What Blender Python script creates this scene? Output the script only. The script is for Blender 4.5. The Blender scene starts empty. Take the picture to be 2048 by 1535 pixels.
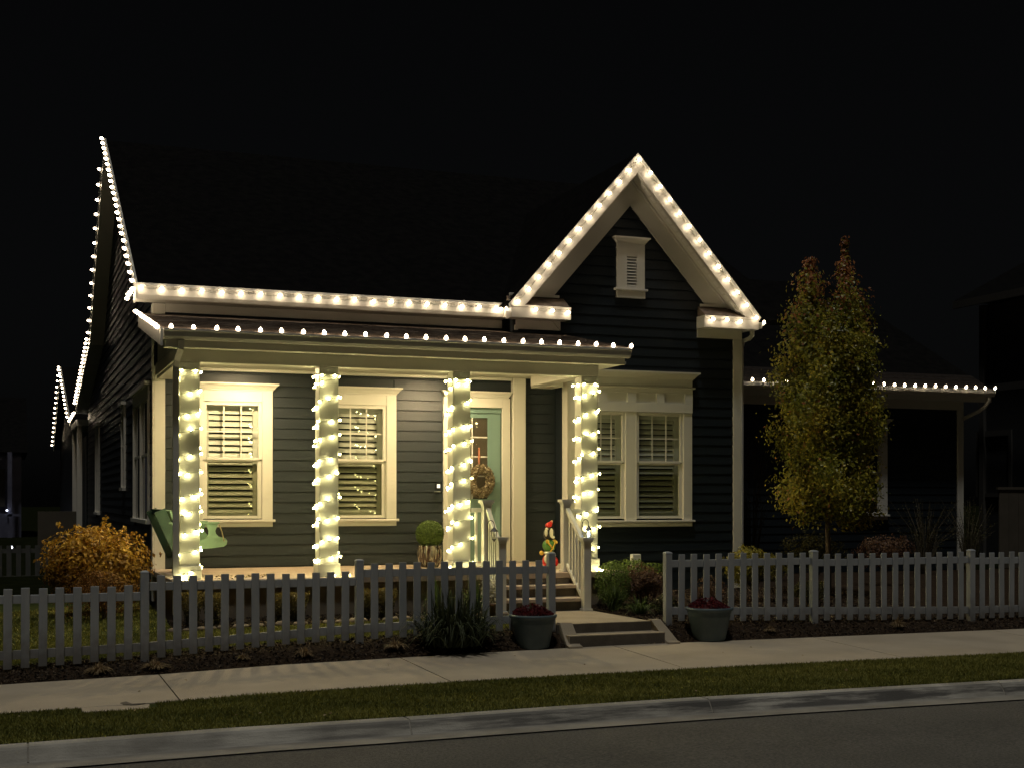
import bpy, bmesh, math, random
import numpy as np
from mathutils import Vector, Matrix
random.seed(7)
rng = np.random.default_rng(11)
S = bpy.context.scene
COL = S.collection

# ---------------------------------------------------------------- camera
cam_d = bpy.data.cameras.new('camera'); cam = bpy.data.objects.new('camera', cam_d); COL.objects.link(cam)
S.camera = cam
cam.location = (0.0, 0.0, 2.17)
cam.rotation_euler = (math.radians(90), 0, -math.radians(20.879))
cam_d.sensor_width = 36.0; cam_d.lens = 36.0 * 2632 / 2048
cam_d.shift_y = 0.1111
cam_d.clip_start = 0.1; cam_d.clip_end = 600
# ---------------------------------------------------------------- night sky
SUN_EL, SUN_ROT = math.radians(71), math.radians(205)
W = bpy.data.worlds.new('World'); S.world = W; W.use_nodes = True
nt = W.node_tree; nt.nodes.clear()
sky = nt.nodes.new('ShaderNodeTexSky'); sky.sky_type = 'NISHITA'; sky.sun_disc = False
sky.sun_elevation = SUN_EL; sky.sun_rotation = SUN_ROT
sky.air_density = 1.0; sky.dust_density = 2.0
bw = nt.nodes.new('ShaderNodeHueSaturation'); bw.inputs['Saturation'].default_value = 0.25
bg = nt.nodes.new('ShaderNodeBackground'); bg.inputs[1].default_value = 0.00050
wo = nt.nodes.new('ShaderNodeOutputWorld')
nt.links.new(sky.outputs[0], bw.inputs['Color']); nt.links.new(bw.outputs[0], bg.inputs[0]); nt.links.new(bg.outputs[0], wo.inputs[0])
# faint cool light of the street night, from behind and left of the camera
sl = bpy.data.lights.new('night_light', 'SUN'); so = bpy.data.objects.new('night_light', sl); COL.objects.link(so)
sl.energy = 0.60; sl.angle = math.radians(4); sl.color = (1.0, 0.98, 0.92)
sd = Vector((0.11, 0.24, -0.96)).normalized()
so.rotation_euler = sd.to_track_quat('-Z', 'Y').to_euler()
so.location = (-6, -6, 12)
S.view_settings.view_transform = 'Standard'; S.view_settings.look = 'None'
S.view_settings.exposure = 0.18; S.view_settings.gamma = 1.0; S.view_settings.use_curve_mapping = False
S.render.engine = 'CYCLES'
cy = S.cycles
cy.use_denoising = True
cy.max_bounces = 5; cy.diffuse_bounces = 3; cy.glossy_bounces = 3; cy.transparent_max_bounces = 12; cy.transmission_bounces = 4
cy.sample_clamp_indirect = 3.0; cy.use_light_tree = True; cy.caustics_reflective = False; cy.caustics_refractive = False

# ---------------------------------------------------------------- helpers
def mk(name, verts, faces, mat=None, parent=None, smooth=False, mesh=None):
    if mesh is None:
        me = bpy.data.meshes.new(name); me.from_pydata([tuple(v) for v in verts], [], [tuple(f) for f in faces]); me.update()
        if mat is not None:
            for m in (mat if isinstance(mat, (list, tuple)) else [mat]): me.materials.append(m)
        if smooth: me.shade_smooth()
    else: me = mesh
    o = bpy.data.objects.new(name, me); COL.objects.link(o)
    if parent is not None: o.parent = parent
    return o

class MB:
    """collects shapes that become ONE mesh object"""
    def __init__(s): s.v = []; s.f = []
    def add(s, vs, fs):
        n = len(s.v); s.v += [tuple(v) for v in vs]; s.f += [tuple(i + n for i in f) for f in fs]; return s
    def box(s, x0, x1, y0, y1, z0, z1, ch=0.0):
        if ch <= 0:
            s.add([(x0,y0,z0),(x1,y0,z0),(x1,y1,z0),(x0,y1,z0),(x0,y0,z1),(x1,y0,z1),(x1,y1,z1),(x0,y1,z1)],
                  [(0,3,2,1),(4,5,6,7),(0,1,5,4),(1,2,6,5),(2,3,7,6),(3,0,4,7)])
        else:  # chamfered vertical edges and rims
            c = ch; P = []
            ring = [(x0+c,y0),(x1-c,y0),(x1,y0+c),(x1,y1-c),(x1-c,y1),(x0+c,y1),(x0,y1-c),(x0,y0+c)]
            cx, cyy = (x0+x1)/2, (y0+y1)/2
            def shr(p): return (p[0] + (c if p[0] < cx else -c)*0.7, p[1] + (c if p[1] < cyy else -c)*0.7)
            P += [(*shr(p), z0) for p in ring] + [(*p, z0+c) for p in ring] + [(*p, z1-c) for p in ring] + [(*shr(p), z1) for p in ring]
            F = [tuple(range(7,-1,-1)), tuple(range(24,32))]
            for k in range(3):
                for i in range(8): j = (i+1) % 8; F.append((k*8+i, k*8+j, k*8+8+j, k*8+8+i))
            s.add(P, F)
        return s
    def prism(s, poly, a0, a1, axis='x'):
        """extrude a 2-D polygon (list of (u,v)) along an axis; axis x: (u,v)=(y,z); axis y: (x,z); axis z: (x,y)"""
        n = len(poly)
        f = {'x': lambda u, v, a: (a, u, v), 'y': lambda u, v, a: (u, a, v), 'z': lambda u, v, a: (u, v, a)}[axis]
        vs = [f(u, v, a0) for u, v in poly] + [f(u, v, a1) for u, v in poly]
        fs = [tuple(range(n)), tuple(range(2*n-1, n-1, -1))] + [(i, (i+1) % n, (i+1) % n + n, i+n) for i in range(n)]
        return s.add(vs, fs)
    def bar(s, p, q, w, h, up=(0,0,1)):
        p = Vector(p); q = Vector(q); d = (q-p).normalized(); u = Vector(up); r = d.cross(u)
        if r.length < 1e-4: r = d.cross(Vector((0,1,0)))
        r.normalize(); u = r.cross(d).normalized()
        vs = []
        for c in (p, q):
            for a, b in ((-1,-1),(1,-1),(1,1),(-1,1)): vs.append(c + r*a*w/2 + u*b*h/2)
        return s.add(vs, [(0,3,2,1),(4,5,6,7),(0,1,5,4),(1,2,6,5),(2,3,7,6),(3,0,4,7)])
    def tube(s, pts, r, seg=6, r2=None):
        pts = [Vector(p) for p in pts]; n = len(pts); vs = []; fs = []
        ref = Vector((0.13, 0.21, 1)).normalized()
        for i, p in enumerate(pts):
            d = (pts[min(i+1, n-1)] - pts[max(i-1, 0)]).normalized()
            a = d.cross(ref)
            if a.length < 1e-3: a = d.cross(Vector((1,0,0)))
            a.normalize(); b = d.cross(a)
            rr = r if r2 is None else r + (r2-r)*i/max(1, n-1)
            for k in range(seg):
                t = 2*math.pi*k/seg; vs.append(p + a*math.cos(t)*rr + b*math.sin(t)*rr)
        for i in range(n-1):
            for k in range(seg): fs.append((i*seg+k, i*seg+(k+1) % seg, (i+1)*seg+(k+1) % seg, (i+1)*seg+k))
        fs.append(tuple(range(seg-1, -1, -1))); fs.append(tuple(range((n-1)*seg, n*seg)))
        return s.add(vs, fs)
    def lathe(s, prof, cx, cy_, cz, seg=24, sx=1, sy=1):
        vs = []; fs = []; n = len(prof)
        for r, z in prof:
            for k in range(seg):
                t = 2*math.pi*k/seg; vs.append((cx + r*math.cos(t)*sx, cy_ + r*math.sin(t)*sy, cz+z))
        for i in range(n-1):
            for k in range(seg): fs.append((i*seg+k, i*seg+(k+1) % seg, (i+1)*seg+(k+1) % seg, (i+1)*seg+k))
        fs.append(tuple(range(seg-1, -1, -1))); fs.append(tuple(range((n-1)*seg, n*seg)))
        return s.add(vs, fs)
    def ball(s, c, r, seg=16, rings=10, sq=(1,1,1)):
        prof = [(r*math.sin(math.pi*(i+0.02)/(rings+0.04)), -r*math.cos(math.pi*(i+0.02)/(rings+0.04))) for i in range(rings+1)]
        vs = []; n = len(s.v)
        s.lathe(prof, 0, 0, 0, seg)
        for i in range(n, len(s.v)):
            x, y, z = s.v[i]; s.v[i] = (c[0]+x*sq[0], c[1]+y*sq[1], c[2]+z*sq[2])
        return s
    def build(s, name, mat, parent=None, smooth=False): return mk(name, s.v, s.f, mat, parent, smooth)

def tag(o, label=None, cat=None, group=None, kind=None):
    if label: o['label'] = label
    if cat: o['category'] = cat
    if group: o['group'] = group
    if kind: o['kind'] = kind
    return o
def empty(name, loc=(0,0,0), label=None, cat=None, group=None, kind=None):
    o = bpy.data.objects.new(name, None); COL.objects.link(o); o.location = loc; o.empty_display_size = 0.2
    return tag(o, label, cat, group, kind)
def rel(o, parent):      # keep world coordinates of a child mesh built in world space under a parent that sits elsewhere
    o.parent = parent; o.matrix_parent_inverse = Matrix.Translation(-Vector(parent.location)); return o
def part(mb, name, mat, parent, smooth=False): return rel(mb.build(name, mat, None, smooth), parent)
def interp(x, pts):
    if x <= pts[0][0]: return pts[0][1]
    for (a, fa), (b, fb) in zip(pts, pts[1:]):
        if x <= b: return fa + (fb-fa)*(x-a)/(b-a)
    return pts[-1][1]

# ---------------------------------------------------------------- materials
def mat(name, base, rough=0.6, base2=None, nscale=8.0, detail=4.0, bump=0.0, bscale=None, stretch=(1,1,1), metal=0.0, mixlo=0.35, mixhi=0.65, spec=0.5, trans=0.0, coat=0.0):
    m = bpy.data.materials.new(name); m.use_nodes = True; t = m.node_tree; N = t.nodes; L = t.links
    b = N['Principled BSDF']; b.inputs['Roughness'].default_value = rough; b.inputs['Metallic'].default_value = metal
    b.inputs['Specular IOR Level'].default_value = spec
    if coat: b.inputs['Coat Weight'].default_value = coat
    b.inputs['Base Color'].default_value = (*base, 1)
    if base2 is not None or bump > 0:
        tc = N.new('ShaderNodeTexCoord'); mp = N.new('ShaderNodeMapping'); mp.inputs['Scale'].default_value = stretch
        L.new(tc.outputs['Object'], mp.inputs['Vector'])
    if base2 is not None:
        n = N.new('ShaderNodeTexNoise'); n.inputs['Scale'].default_value = nscale; n.inputs['Detail'].default_value = detail
        r = N.new('ShaderNodeValToRGB'); r.color_ramp.elements[0].position = mixlo; r.color_ramp.elements[1].position = mixhi
        r.color_ramp.elements[0].color = (*base, 1); r.color_ramp.elements[1].color = (*base2, 1)
        L.new(mp.outputs[0], n.inputs['Vector']); L.new(n.outputs[0], r.inputs[0]); L.new(r.outputs[0], b.inputs['Base Color'])
    if bump > 0:
        n2 = N.new('ShaderNodeTexNoise'); n2.inputs['Scale'].default_value = bscale or nscale*4; n2.inputs['Detail'].default_value = 6
        bp = N.new('ShaderNodeBump'); bp.inputs['Strength'].default_value = min(1.0, bump); bp.inputs['Distance'].default_value = 0.01
        L.new(mp.outputs[0], n2.inputs['Vector']); L.new(n2.outputs[0], bp.inputs['Height']); L.new(bp.outputs[0], b.inputs['Normal'])
    return m
def emit(name, col, strength, base=(0.9, 0.88, 0.8)):
    m = bpy.data.materials.new(name); m.use_nodes = True; b = m.node_tree.nodes['Principled BSDF']
    b.inputs['Base Color'].default_value = (*base, 1); b.inputs['Roughness'].default_value = 0.4
    b.inputs['Emission Color'].default_value = (*col, 1); b.inputs['Emission Strength'].default_value = strength
    return m
def leafmat(name, c1, c2, c3=None, rough=0.55, translucent=0.25):
    """leaf colour read from the per-leaf attribute 'tone' (0..1)"""
    m = bpy.data.materials.new(name); m.use_nodes = True; t = m.node_tree; N = t.nodes; L = t.links
    b = N['Principled BSDF']; b.inputs['Roughness'].default_value = rough; b.inputs['Specular IOR Level'].default_value = 0.35
    a = N.new('ShaderNodeAttribute'); a.attribute_name = 'tone'
    r = N.new('ShaderNodeValToRGB'); r.color_ramp.elements[0].color = (*c1, 1); r.color_ramp.elements[1].color = (*c2, 1)
    if c3: e = r.color_ramp.elements.new(0.5); e.color = (*c3, 1)
    L.new(a.outputs['Fac'], r.inputs[0]); L.new(r.outputs[0], b.inputs['Base Color'])
    tr = N.new('ShaderNodeBsdfTranslucent'); L.new(r.outputs[0], tr.inputs[0])
    mx = N.new('ShaderNodeMixShader'); mx.inputs[0].default_value = translucent
    out = N['Material Output']; L.new(b.outputs[0], mx.inputs[1]); L.new(tr.outputs[0], mx.inputs[2]); L.new(mx.outputs[0], out.inputs[0])
    return m
def glassmat(name, tint=(0.95, 0.98, 0.95), refl=1.0):
    m = bpy.data.materials.new(name); m.use_nodes = True; t = m.node_tree; N = t.nodes; L = t.links; N.clear()
    out = N.new('ShaderNodeOutputMaterial'); tr = N.new('ShaderNodeBsdfTransparent'); tr.inputs[0].default_value = (*tint, 1)
    gl = N.new('ShaderNodeBsdfGlossy'); gl.inputs['Roughness'].default_value = 0.015
    ge = N.new('ShaderNodeNewGeometry'); dt = N.new('ShaderNodeVectorMath'); dt.operation = 'DOT_PRODUCT'
    L.new(ge.outputs['Incoming'], dt.inputs[0]); L.new(ge.outputs['Normal'], dt.inputs[1])
    ab = N.new('ShaderNodeMath'); ab.operation = 'ABSOLUTE'; L.new(dt.outputs['Value'], ab.inputs[0])
    om = N.new('ShaderNodeMath'); om.operation = 'SUBTRACT'; om.inputs[0].default_value = 1.0; L.new(ab.outputs[0], om.inputs[1])
    pw = N.new('ShaderNodeMath'); pw.operation = 'POWER'; L.new(om.outputs[0], pw.inputs[0]); pw.inputs[1].default_value = 5.0
    fr = N.new('ShaderNodeMath'); fr.operation = 'MULTIPLY_ADD'; L.new(pw.outputs[0], fr.inputs[0]); fr.inputs[1].default_value = 0.9; fr.inputs[2].default_value = 0.075
    mu = N.new('ShaderNodeMath'); mu.operation = 'MULTIPLY'; mu.inputs[1].default_value = refl; mu.use_clamp = True
    mx = N.new('ShaderNodeMixShader'); L.new(fr.outputs[0], mu.inputs[0]); L.new(mu.outputs[0], mx.inputs[0])
    L.new(tr.outputs[0], mx.inputs[1]); L.new(gl.outputs[0], mx.inputs[2]); L.new(mx.outputs[0], out.inputs[0])
    return m

M = {}
M['siding'] = mat('navy_siding_paint', (0.0118, 0.0172, 0.0220), 0.42, (0.0155, 0.0225, 0.0285), 3.0, bump=0.25, bscale=14, stretch=(1.2, 1.2, 22))
M['trim'] = mat('white_trim_paint', (0.74, 0.71, 0.62), 0.45, (0.78, 0.75, 0.66), 2.5, bump=0.08, bscale=40)
M['gutter'] = mat('white_gutter_metal', (0.72, 0.70, 0.63), 0.35, (0.77, 0.75, 0.68), 5, bump=0.03)
M['soffit'] = mat('soffit_paint', (0.62, 0.60, 0.52), 0.6, (0.68, 0.66, 0.57), 3, bump=0.1)
M['shingle'] = mat('asphalt_shingle', (0.085, 0.062, 0.046), 0.85, (0.18, 0.135, 0.10), 9, 5, bump=0.9, bscale=60)
M['roofdark'] = mat('unlit_shingle', (0.006, 0.006, 0.006), 0.95, (0.010, 0.0095, 0.009), 6, 5, bump=0.8, bscale=50, spec=0.02)  # shingle colour dropped near black to carry the unlit night roof
M['wsh'] = mat('wing_shingle', (0.020, 0.016, 0.014), 0.9, (0.032, 0.026, 0.022), 9, 5, bump=0.9, bscale=60, spec=0.1)  # paler than the wing roof: bulb glow put into the colour
M['farlawn'] = mat('unlit_far_lawn', (0.008, 0.010, 0.004), 0.95, (0.014, 0.016, 0.006), 2, spec=0.0)  # lawn colour darkened to stand for the unlit distance
M['porchconc'] = mat('porch_concrete', (0.46, 0.36, 0.27), 0.75, (0.54, 0.43, 0.33), 4, 6, bump=0.3, bscale=60)
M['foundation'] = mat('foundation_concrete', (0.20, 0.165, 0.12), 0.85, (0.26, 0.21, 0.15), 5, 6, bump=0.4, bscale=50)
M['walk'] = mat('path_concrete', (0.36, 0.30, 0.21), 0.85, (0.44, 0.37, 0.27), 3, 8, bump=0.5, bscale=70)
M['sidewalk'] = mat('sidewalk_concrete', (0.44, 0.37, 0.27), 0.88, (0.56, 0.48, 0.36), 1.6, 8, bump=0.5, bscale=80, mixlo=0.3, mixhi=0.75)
M['riser'] = mat('shaded_riser_concrete', (0.10, 0.085, 0.065), 0.85, (0.14, 0.12, 0.095), 6, 6, bump=0.5, bscale=50)  # concrete darkened to carry the shade on the street-facing risers
M['asphalt'] = mat('road_asphalt', (0.105, 0.098, 0.082), 0.85, (0.155, 0.145, 0.122), 1.3, 9, bump=0.9, bscale=140, mixlo=0.3, mixhi=0.72)
def asphalt():
    m = mat('road_asphalt', (0.115, 0.107, 0.088), 0.9, (0.165, 0.153, 0.127), 0.9, 9, bump=1.0, bscale=90, mixlo=0.3, mixhi=0.72)
    t = m.node_tree; N = t.nodes; L = t.links; b = N['Principled BSDF']; src = b.inputs['Base Color'].links[0].from_socket
    tc = N.new('ShaderNodeTexCoord'); n = N.new('ShaderNodeTexNoise'); n.inputs['Scale'].default_value = 38; n.inputs['Detail'].default_value = 5; n.inputs['Roughness'].default_value = 0.8
    L.new(tc.outputs['Object'], n.inputs[0]); r = N.new('ShaderNodeMapRange'); r.inputs[1].default_value = 0.38; r.inputs[2].default_value = 0.62; r.inputs[3].default_value = 0.55; r.inputs[4].default_value = 1.4
    L.new(n.outputs[0], r.inputs[0]); mx = N.new('ShaderNodeMix'); mx.data_type = 'RGBA'; mx.blend_type = 'MULTIPLY'; mx.inputs['Factor'].default_value = 1.0
    L.new(src, mx.inputs['A']); L.new(r.outputs[0], mx.inputs['B']); L.new(mx.outputs['Result'], b.inputs['Base Color']); return m
M['asphalt'] = asphalt()
M['mulch'] = mat('bark_mulch', (0.020, 0.013, 0.008), 0.95, (0.055, 0.036, 0.022), 22, 8, bump=1.0, bscale=60, spec=0.1)
M['lawn'] = mat('lawn_soil', (0.030, 0.040, 0.010), 0.95, (0.055, 0.068, 0.018), 6, 8, bump=0.8, bscale=60, spec=0.1)
M['fence'] = mat('grey_white_fence_paint', (0.34, 0.365, 0.385), 0.55, (0.41, 0.43, 0.445), 6, 5, bump=0.15, bscale=30, stretch=(1, 1, 0.2))
def splash(m):
    t = m.node_tree; N = t.nodes; L = t.links; b = N['Principled BSDF']; src = b.inputs['Base Color'].links[0].from_socket
    geo = N.new('ShaderNodeNewGeometry'); sx = N.new('ShaderNodeSeparateXYZ'); L.new(geo.outputs['Position'], sx.inputs[0])
    n = N.new('ShaderNodeTexNoise'); n.inputs['Scale'].default_value = 9; n.inputs['Detail'].default_value = 6; L.new(geo.outputs['Position'], n.inputs[0])
    a = N.new('ShaderNodeMath'); a.operation = 'MULTIPLY_ADD'; L.new(n.outputs[0], a.inputs[0]); a.inputs[1].default_value = -0.5; L.new(sx.outputs[2], a.inputs[2])
    r = N.new('ShaderNodeMapRange'); r.inputs[1].default_value = 0.50; r.inputs[2].default_value = 0.18; r.inputs[3].default_value = 0.0; r.inputs[4].default_value = 0.6; L.new(a.outputs[0], r.inputs[0])
    mx = N.new('ShaderNodeMix'); mx.data_type = 'RGBA'; L.new(r.outputs[0], mx.inputs['Factor']); L.new(src, mx.inputs['A']); mx.inputs['B'].default_value = (0.14, 0.115, 0.085, 1)
    L.new(mx.outputs['Result'], b.inputs['Base Color'])
splash(M['fence'])
M['fence_far'] = mat('unlit_fence_paint', (0.10, 0.10, 0.095), 0.7, (0.13, 0.13, 0.12), 5)  # fence paint darkened to carry the weak light in the side yard
M['glass'] = glassmat('window_glass'); M['screen'] = glassmat('insect_screen', (0.66, 0.66, 0.58), 0.0)
M['shutter'] = mat('shutter_paint', (0.60, 0.59, 0.52), 0.5, (0.64, 0.63, 0.56), 3)
M['inside'] = mat('dark_room', (0.012, 0.012, 0.012), 0.9)
M['teal'] = mat('teal_door_paint', (0.185, 0.29, 0.25), 0.4, (0.20, 0.31, 0.27), 3, bump=0.05)
M['wire'] = mat('white_wire', (0.55, 0.55, 0.48), 0.5)
M['gwire'] = mat('green_wire', (0.30, 0.34, 0.20), 0.5)
M['black'] = mat('black_metal', (0.012, 0.012, 0.012), 0.4, metal=0.3)
M['pot'] = mat('blue_grey_pot_glaze', (0.075, 0.11, 0.125), 0.5, (0.10, 0.14, 0.155), 7, bump=0.1)
M['bark'] = mat('tree_bark', (0.13, 0.10, 0.07), 0.9, (0.22, 0.17, 0.12), 12, 6, bump=1.0, bscale=30, stretch=(1, 1, 0.3))
M['twig'] = mat('twig_bark', (0.10, 0.08, 0.045), 0.9, (0.16, 0.13, 0.08), 12)
M['mint'] = mat('mint_green_paint', (0.30, 0.46, 0.32), 0.45, (0.33, 0.50, 0.35), 6)
M['dgreen'] = mat('dark_green_paint', (0.02, 0.055, 0.035), 0.5, (0.028, 0.07, 0.045), 6)
M['rope'] = mat('sisal_rope', (0.42, 0.32, 0.18), 0.9, (0.5, 0.4, 0.24), 60, bump=0.8, bscale=120)
M['neigh'] = mat('neighbour_siding', (0.030, 0.030, 0.030), 0.8, (0.036, 0.036, 0.036), 4)
M['neightrim'] = mat('neighbour_trim', (0.075, 0.070, 0.062), 0.7)
M['neighblue'] = mat('far_house_siding', (0.12, 0.125, 0.19), 0.8, (0.17, 0.175, 0.26), 2)
M['privacy'] = mat('tan_privacy_fence', (0.10, 0.085, 0.062), 0.8, (0.12, 0.10, 0.075), 3)
# ---- kerb: concrete with black tyre scuffs
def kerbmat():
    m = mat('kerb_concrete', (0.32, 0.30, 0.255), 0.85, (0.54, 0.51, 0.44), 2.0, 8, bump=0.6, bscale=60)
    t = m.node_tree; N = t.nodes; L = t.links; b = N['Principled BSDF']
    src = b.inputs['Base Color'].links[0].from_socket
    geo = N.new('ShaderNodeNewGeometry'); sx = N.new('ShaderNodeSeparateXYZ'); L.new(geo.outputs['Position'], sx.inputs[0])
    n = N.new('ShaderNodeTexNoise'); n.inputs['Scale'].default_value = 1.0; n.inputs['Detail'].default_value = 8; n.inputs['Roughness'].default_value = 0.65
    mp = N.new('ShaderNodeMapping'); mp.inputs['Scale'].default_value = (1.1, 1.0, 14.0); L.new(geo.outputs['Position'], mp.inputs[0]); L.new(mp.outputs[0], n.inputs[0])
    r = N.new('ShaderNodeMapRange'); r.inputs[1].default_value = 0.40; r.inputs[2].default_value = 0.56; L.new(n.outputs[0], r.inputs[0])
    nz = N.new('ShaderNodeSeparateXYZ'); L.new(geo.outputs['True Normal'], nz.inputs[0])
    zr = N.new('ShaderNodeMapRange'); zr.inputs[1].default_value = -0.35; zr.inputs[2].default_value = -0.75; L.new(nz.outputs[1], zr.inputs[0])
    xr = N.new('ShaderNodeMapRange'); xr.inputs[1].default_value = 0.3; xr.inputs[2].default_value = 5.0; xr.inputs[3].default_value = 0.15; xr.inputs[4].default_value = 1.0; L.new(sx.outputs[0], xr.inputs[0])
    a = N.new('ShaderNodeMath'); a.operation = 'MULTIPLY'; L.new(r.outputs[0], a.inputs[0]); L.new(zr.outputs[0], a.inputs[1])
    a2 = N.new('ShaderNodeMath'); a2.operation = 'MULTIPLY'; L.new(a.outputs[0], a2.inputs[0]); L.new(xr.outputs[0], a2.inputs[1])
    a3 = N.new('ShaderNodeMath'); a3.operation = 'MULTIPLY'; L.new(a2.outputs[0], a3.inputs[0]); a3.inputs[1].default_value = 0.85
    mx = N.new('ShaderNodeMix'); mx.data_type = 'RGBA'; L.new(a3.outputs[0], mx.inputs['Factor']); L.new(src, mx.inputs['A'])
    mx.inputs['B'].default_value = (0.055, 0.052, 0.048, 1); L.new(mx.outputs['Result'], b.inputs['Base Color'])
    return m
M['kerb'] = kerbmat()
M['pan'] = mat('gutter_pan_concrete', (0.27, 0.25, 0.21), 0.85, (0.38, 0.355, 0.30), 3, 8, bump=0.5, bscale=60)
# bulbs
M['c9'] = emit('warm_white_bulb', (1.0, 0.79, 0.54), 24.0)
M['mini'] = emit('yellow_white_bulb', (1.0, 0.91, 0.42), 50.0)
M['can'] = emit('ceiling_lamp_lens', (1.0, 0.76, 0.42), 2100.0)
M['solar'] = emit('bluish_lantern_bulb', (0.6, 0.8, 1.0), 14.0)

# ---------------------------------------------------------------- terrain profiles (street falls gently to the left)
SWF = [(-30,-0.35),(-6,0.08),(-0.1,0.216),(1.61,0.248),(2.4,0.285),(5.5,0.328),(7.1,0.345),(13.4,0.325),(40,0.30)]
SWN = [(-30,-0.40),(-6,0.06),(0,0.208),(1.27,0.227),(2.1,0.259),(4.8,0.285),(7.7,0.289),(11.7,0.276),(40,0.25)]
KB = [(-30,-0.42),(-6,0.10),(-0.07,0.182),(1.85,0.205),(3.3,0.206),(4.3,0.216),(6.7,0.224),(10.3,0.203),(40,0.17)]
FEN = [(-30,-0.1),(-6,0.20),(0,0.30),(1.4,0.355),(2.5,0.425),(3.9,0.475),(6,0.525),(8,0.557),(10.2,0.49),(12.9,0.42),(40,0.36)]
YS = 14.81
def ground(x, y):
    a = interp(x, SWF); b = interp(x, FEN)
    if y < 15.2: return a - 0.012 + (b - a + 0.012)*max(0, (y-YS))/0.39
    c = interp(x, [(-30,0.1),(-6,0.4),(0,0.5),(2,0.60),(12,0.62),(20,0.60),(40,0.6)])
    t = min(1, (y-15.2)/2.6); return b + (c-b)*t
KP = [0.0]  # placeholder
def strip(name, rows, mat_, x0=-30, x1=40, dx=0.5, kind='structure', parent=None, noise=0.0):
    """a sheet along the street; rows = [(y, zfunc), ...]"""
    n = int((x1-x0)/dx)+1; vs = []; fs = []
    for y, zf in rows:
        for i in range(n):
            x = x0 + (x1-x0)*i/(n-1); vs.append((x, y, zf(x)))
    for k in range(len(rows)-1):
        for i in range(n-1): a = k*n+i; fs.append((a, a+1, a+n+1, a+n))
    o = mk(name, vs, fs, mat_, parent)
    if kind: o['kind'] = kind
    return o
# road
strip('road', [(-14, lambda x: interp(x, KB)-0.13), (3, lambda x: interp(x, KB)-0.03), (10.78, lambda x: interp(x, KB)-0.114)], M['asphalt'], dx=1.0)
strip('gutter_pan', [(10.75, lambda x: interp(x, KB)-0.100), (11.0, lambda x: interp(x, KB)-0.112), (11.14, lambda x: interp(x, KB)-0.118)], M['pan'], dx=1.0)
# kerb in sections
kerb = tag(empty('kerb', (0, 11.2, 0)), kind='structure')
jx = [-30, -24, -18, -12.6, -6.3, 0.135, 3.31, 6.33, 9.85, 13.4, 17, 20.6, 24, 27.6, 31.2, 35, 40]
prof = [(11.40,-0.3),(11.40,0.0),(11.27,0.002),(11.245,-0.004),(11.225,-0.022),(11.16,-0.112),(11.14,-0.13),(11.14,-0.3)]
for a, b in zip(jx, jx[1:]):
    m = MB(); a2, b2 = a+0.008, b-0.008; n = max(1, int((b2-a2)/1.2)); vs = []; fs = []; k = len(prof)
    for i in range(n+1):
        x = a2+(b2-a2)*i/n
        for (y, z) in prof: vs.append((x, y, z+interp(x, KB)))
    for i in range(n):
        for j in range(k): jj = (j+1) % k; fs.append((i*k+j, (i+1)*k+j, (i+1)*k+jj, i*k+jj))
    fs.append(tuple(range(k))); fs.append(tuple(range((n+1)*k-1, n*k-1, -1)))
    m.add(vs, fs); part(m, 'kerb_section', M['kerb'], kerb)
# joint filler behind kerb joints (pale mortar)
for a in jx[1:-1]:
    m = MB(); z = interp(a, KB); m.prism([(11.39, -0.3+z), (11.39, -0.006+z), (11.25, -0.008+z), (11.165, -0.115+z), (11.15, -0.3+z)], a-0.012, a+0.012, 'x')
    part(m, 'mortar_joint', M['pan'], kerb)
# verge soil
strip('verge_soil', [(11.38, lambda x: interp(x, KB)-0.012), (12.1, lambda x: (interp(x, KB)+interp(x, SWN))/2 + 0.004), (12.92, lambda x: interp(x, SWN)-0.012)], M['lawn'], dx=0.7)
# sidewalk slabs
sw = tag(empty('sidewalk', (0, 13.8, 0)), kind='structure')
def slab(x0, x1, g=0.007, y0=12.9, y1=YS, th=0.1):
    n = max(1, int((x1-x0)/1.3)); vs = []; fs = []; ys = [y0, y0+0.01, y1-0.01, y1]
    for i in range(n+1):
        x = x0+g+(x1-x0-2*g)*i/n; a = interp(x, SWN); b = interp(x, SWF)
        zz = [a-th, a-0.006, a, b, b-0.006, b-th]; yy = [y0, y0, y0+0.012, y1-0.012, y1, y1]
        for y, z in zip(yy, zz): vs.append((x, y, z))
    for i in range(n):
        for j in range(5): fs.append((i*6+j, (i+1)*6+j, (i+1)*6+j+1, i*6+j+1))
    fs.append(tuple(range(6))); fs.append(tuple(range((n+1)*6-1, n*6-1, -1)))
    return mk('slab', vs, fs, M['sidewalk'])
sj = [-30, -26, -22, -18, -14, -10, -6.4, -2.4, 1.52, 4.25, 6.98, 9.9, 12.8, 15.8, 18.8, 22, 26, 30, 35, 40]
for a, b in zip(sj, sj[1:]): rel(slab(a, b), sw)
m = MB(); z = interp(0.8, SWN)   # utility pad that juts into the grass, with its lid
m.box(0.62, 1.27, 12.62, 12.897, z-0.1, z-0.002, 0.004)
part(m, 'utility_pad', M['sidewalk'], sw)
m = MB(); m.lathe([(0.13, 0), (0.13, 0.004), (0.11, 0.006)], 1.1, 12.98, z+0.002, 20); part(m, 'cover_plate', M['riser'], sw)
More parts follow.
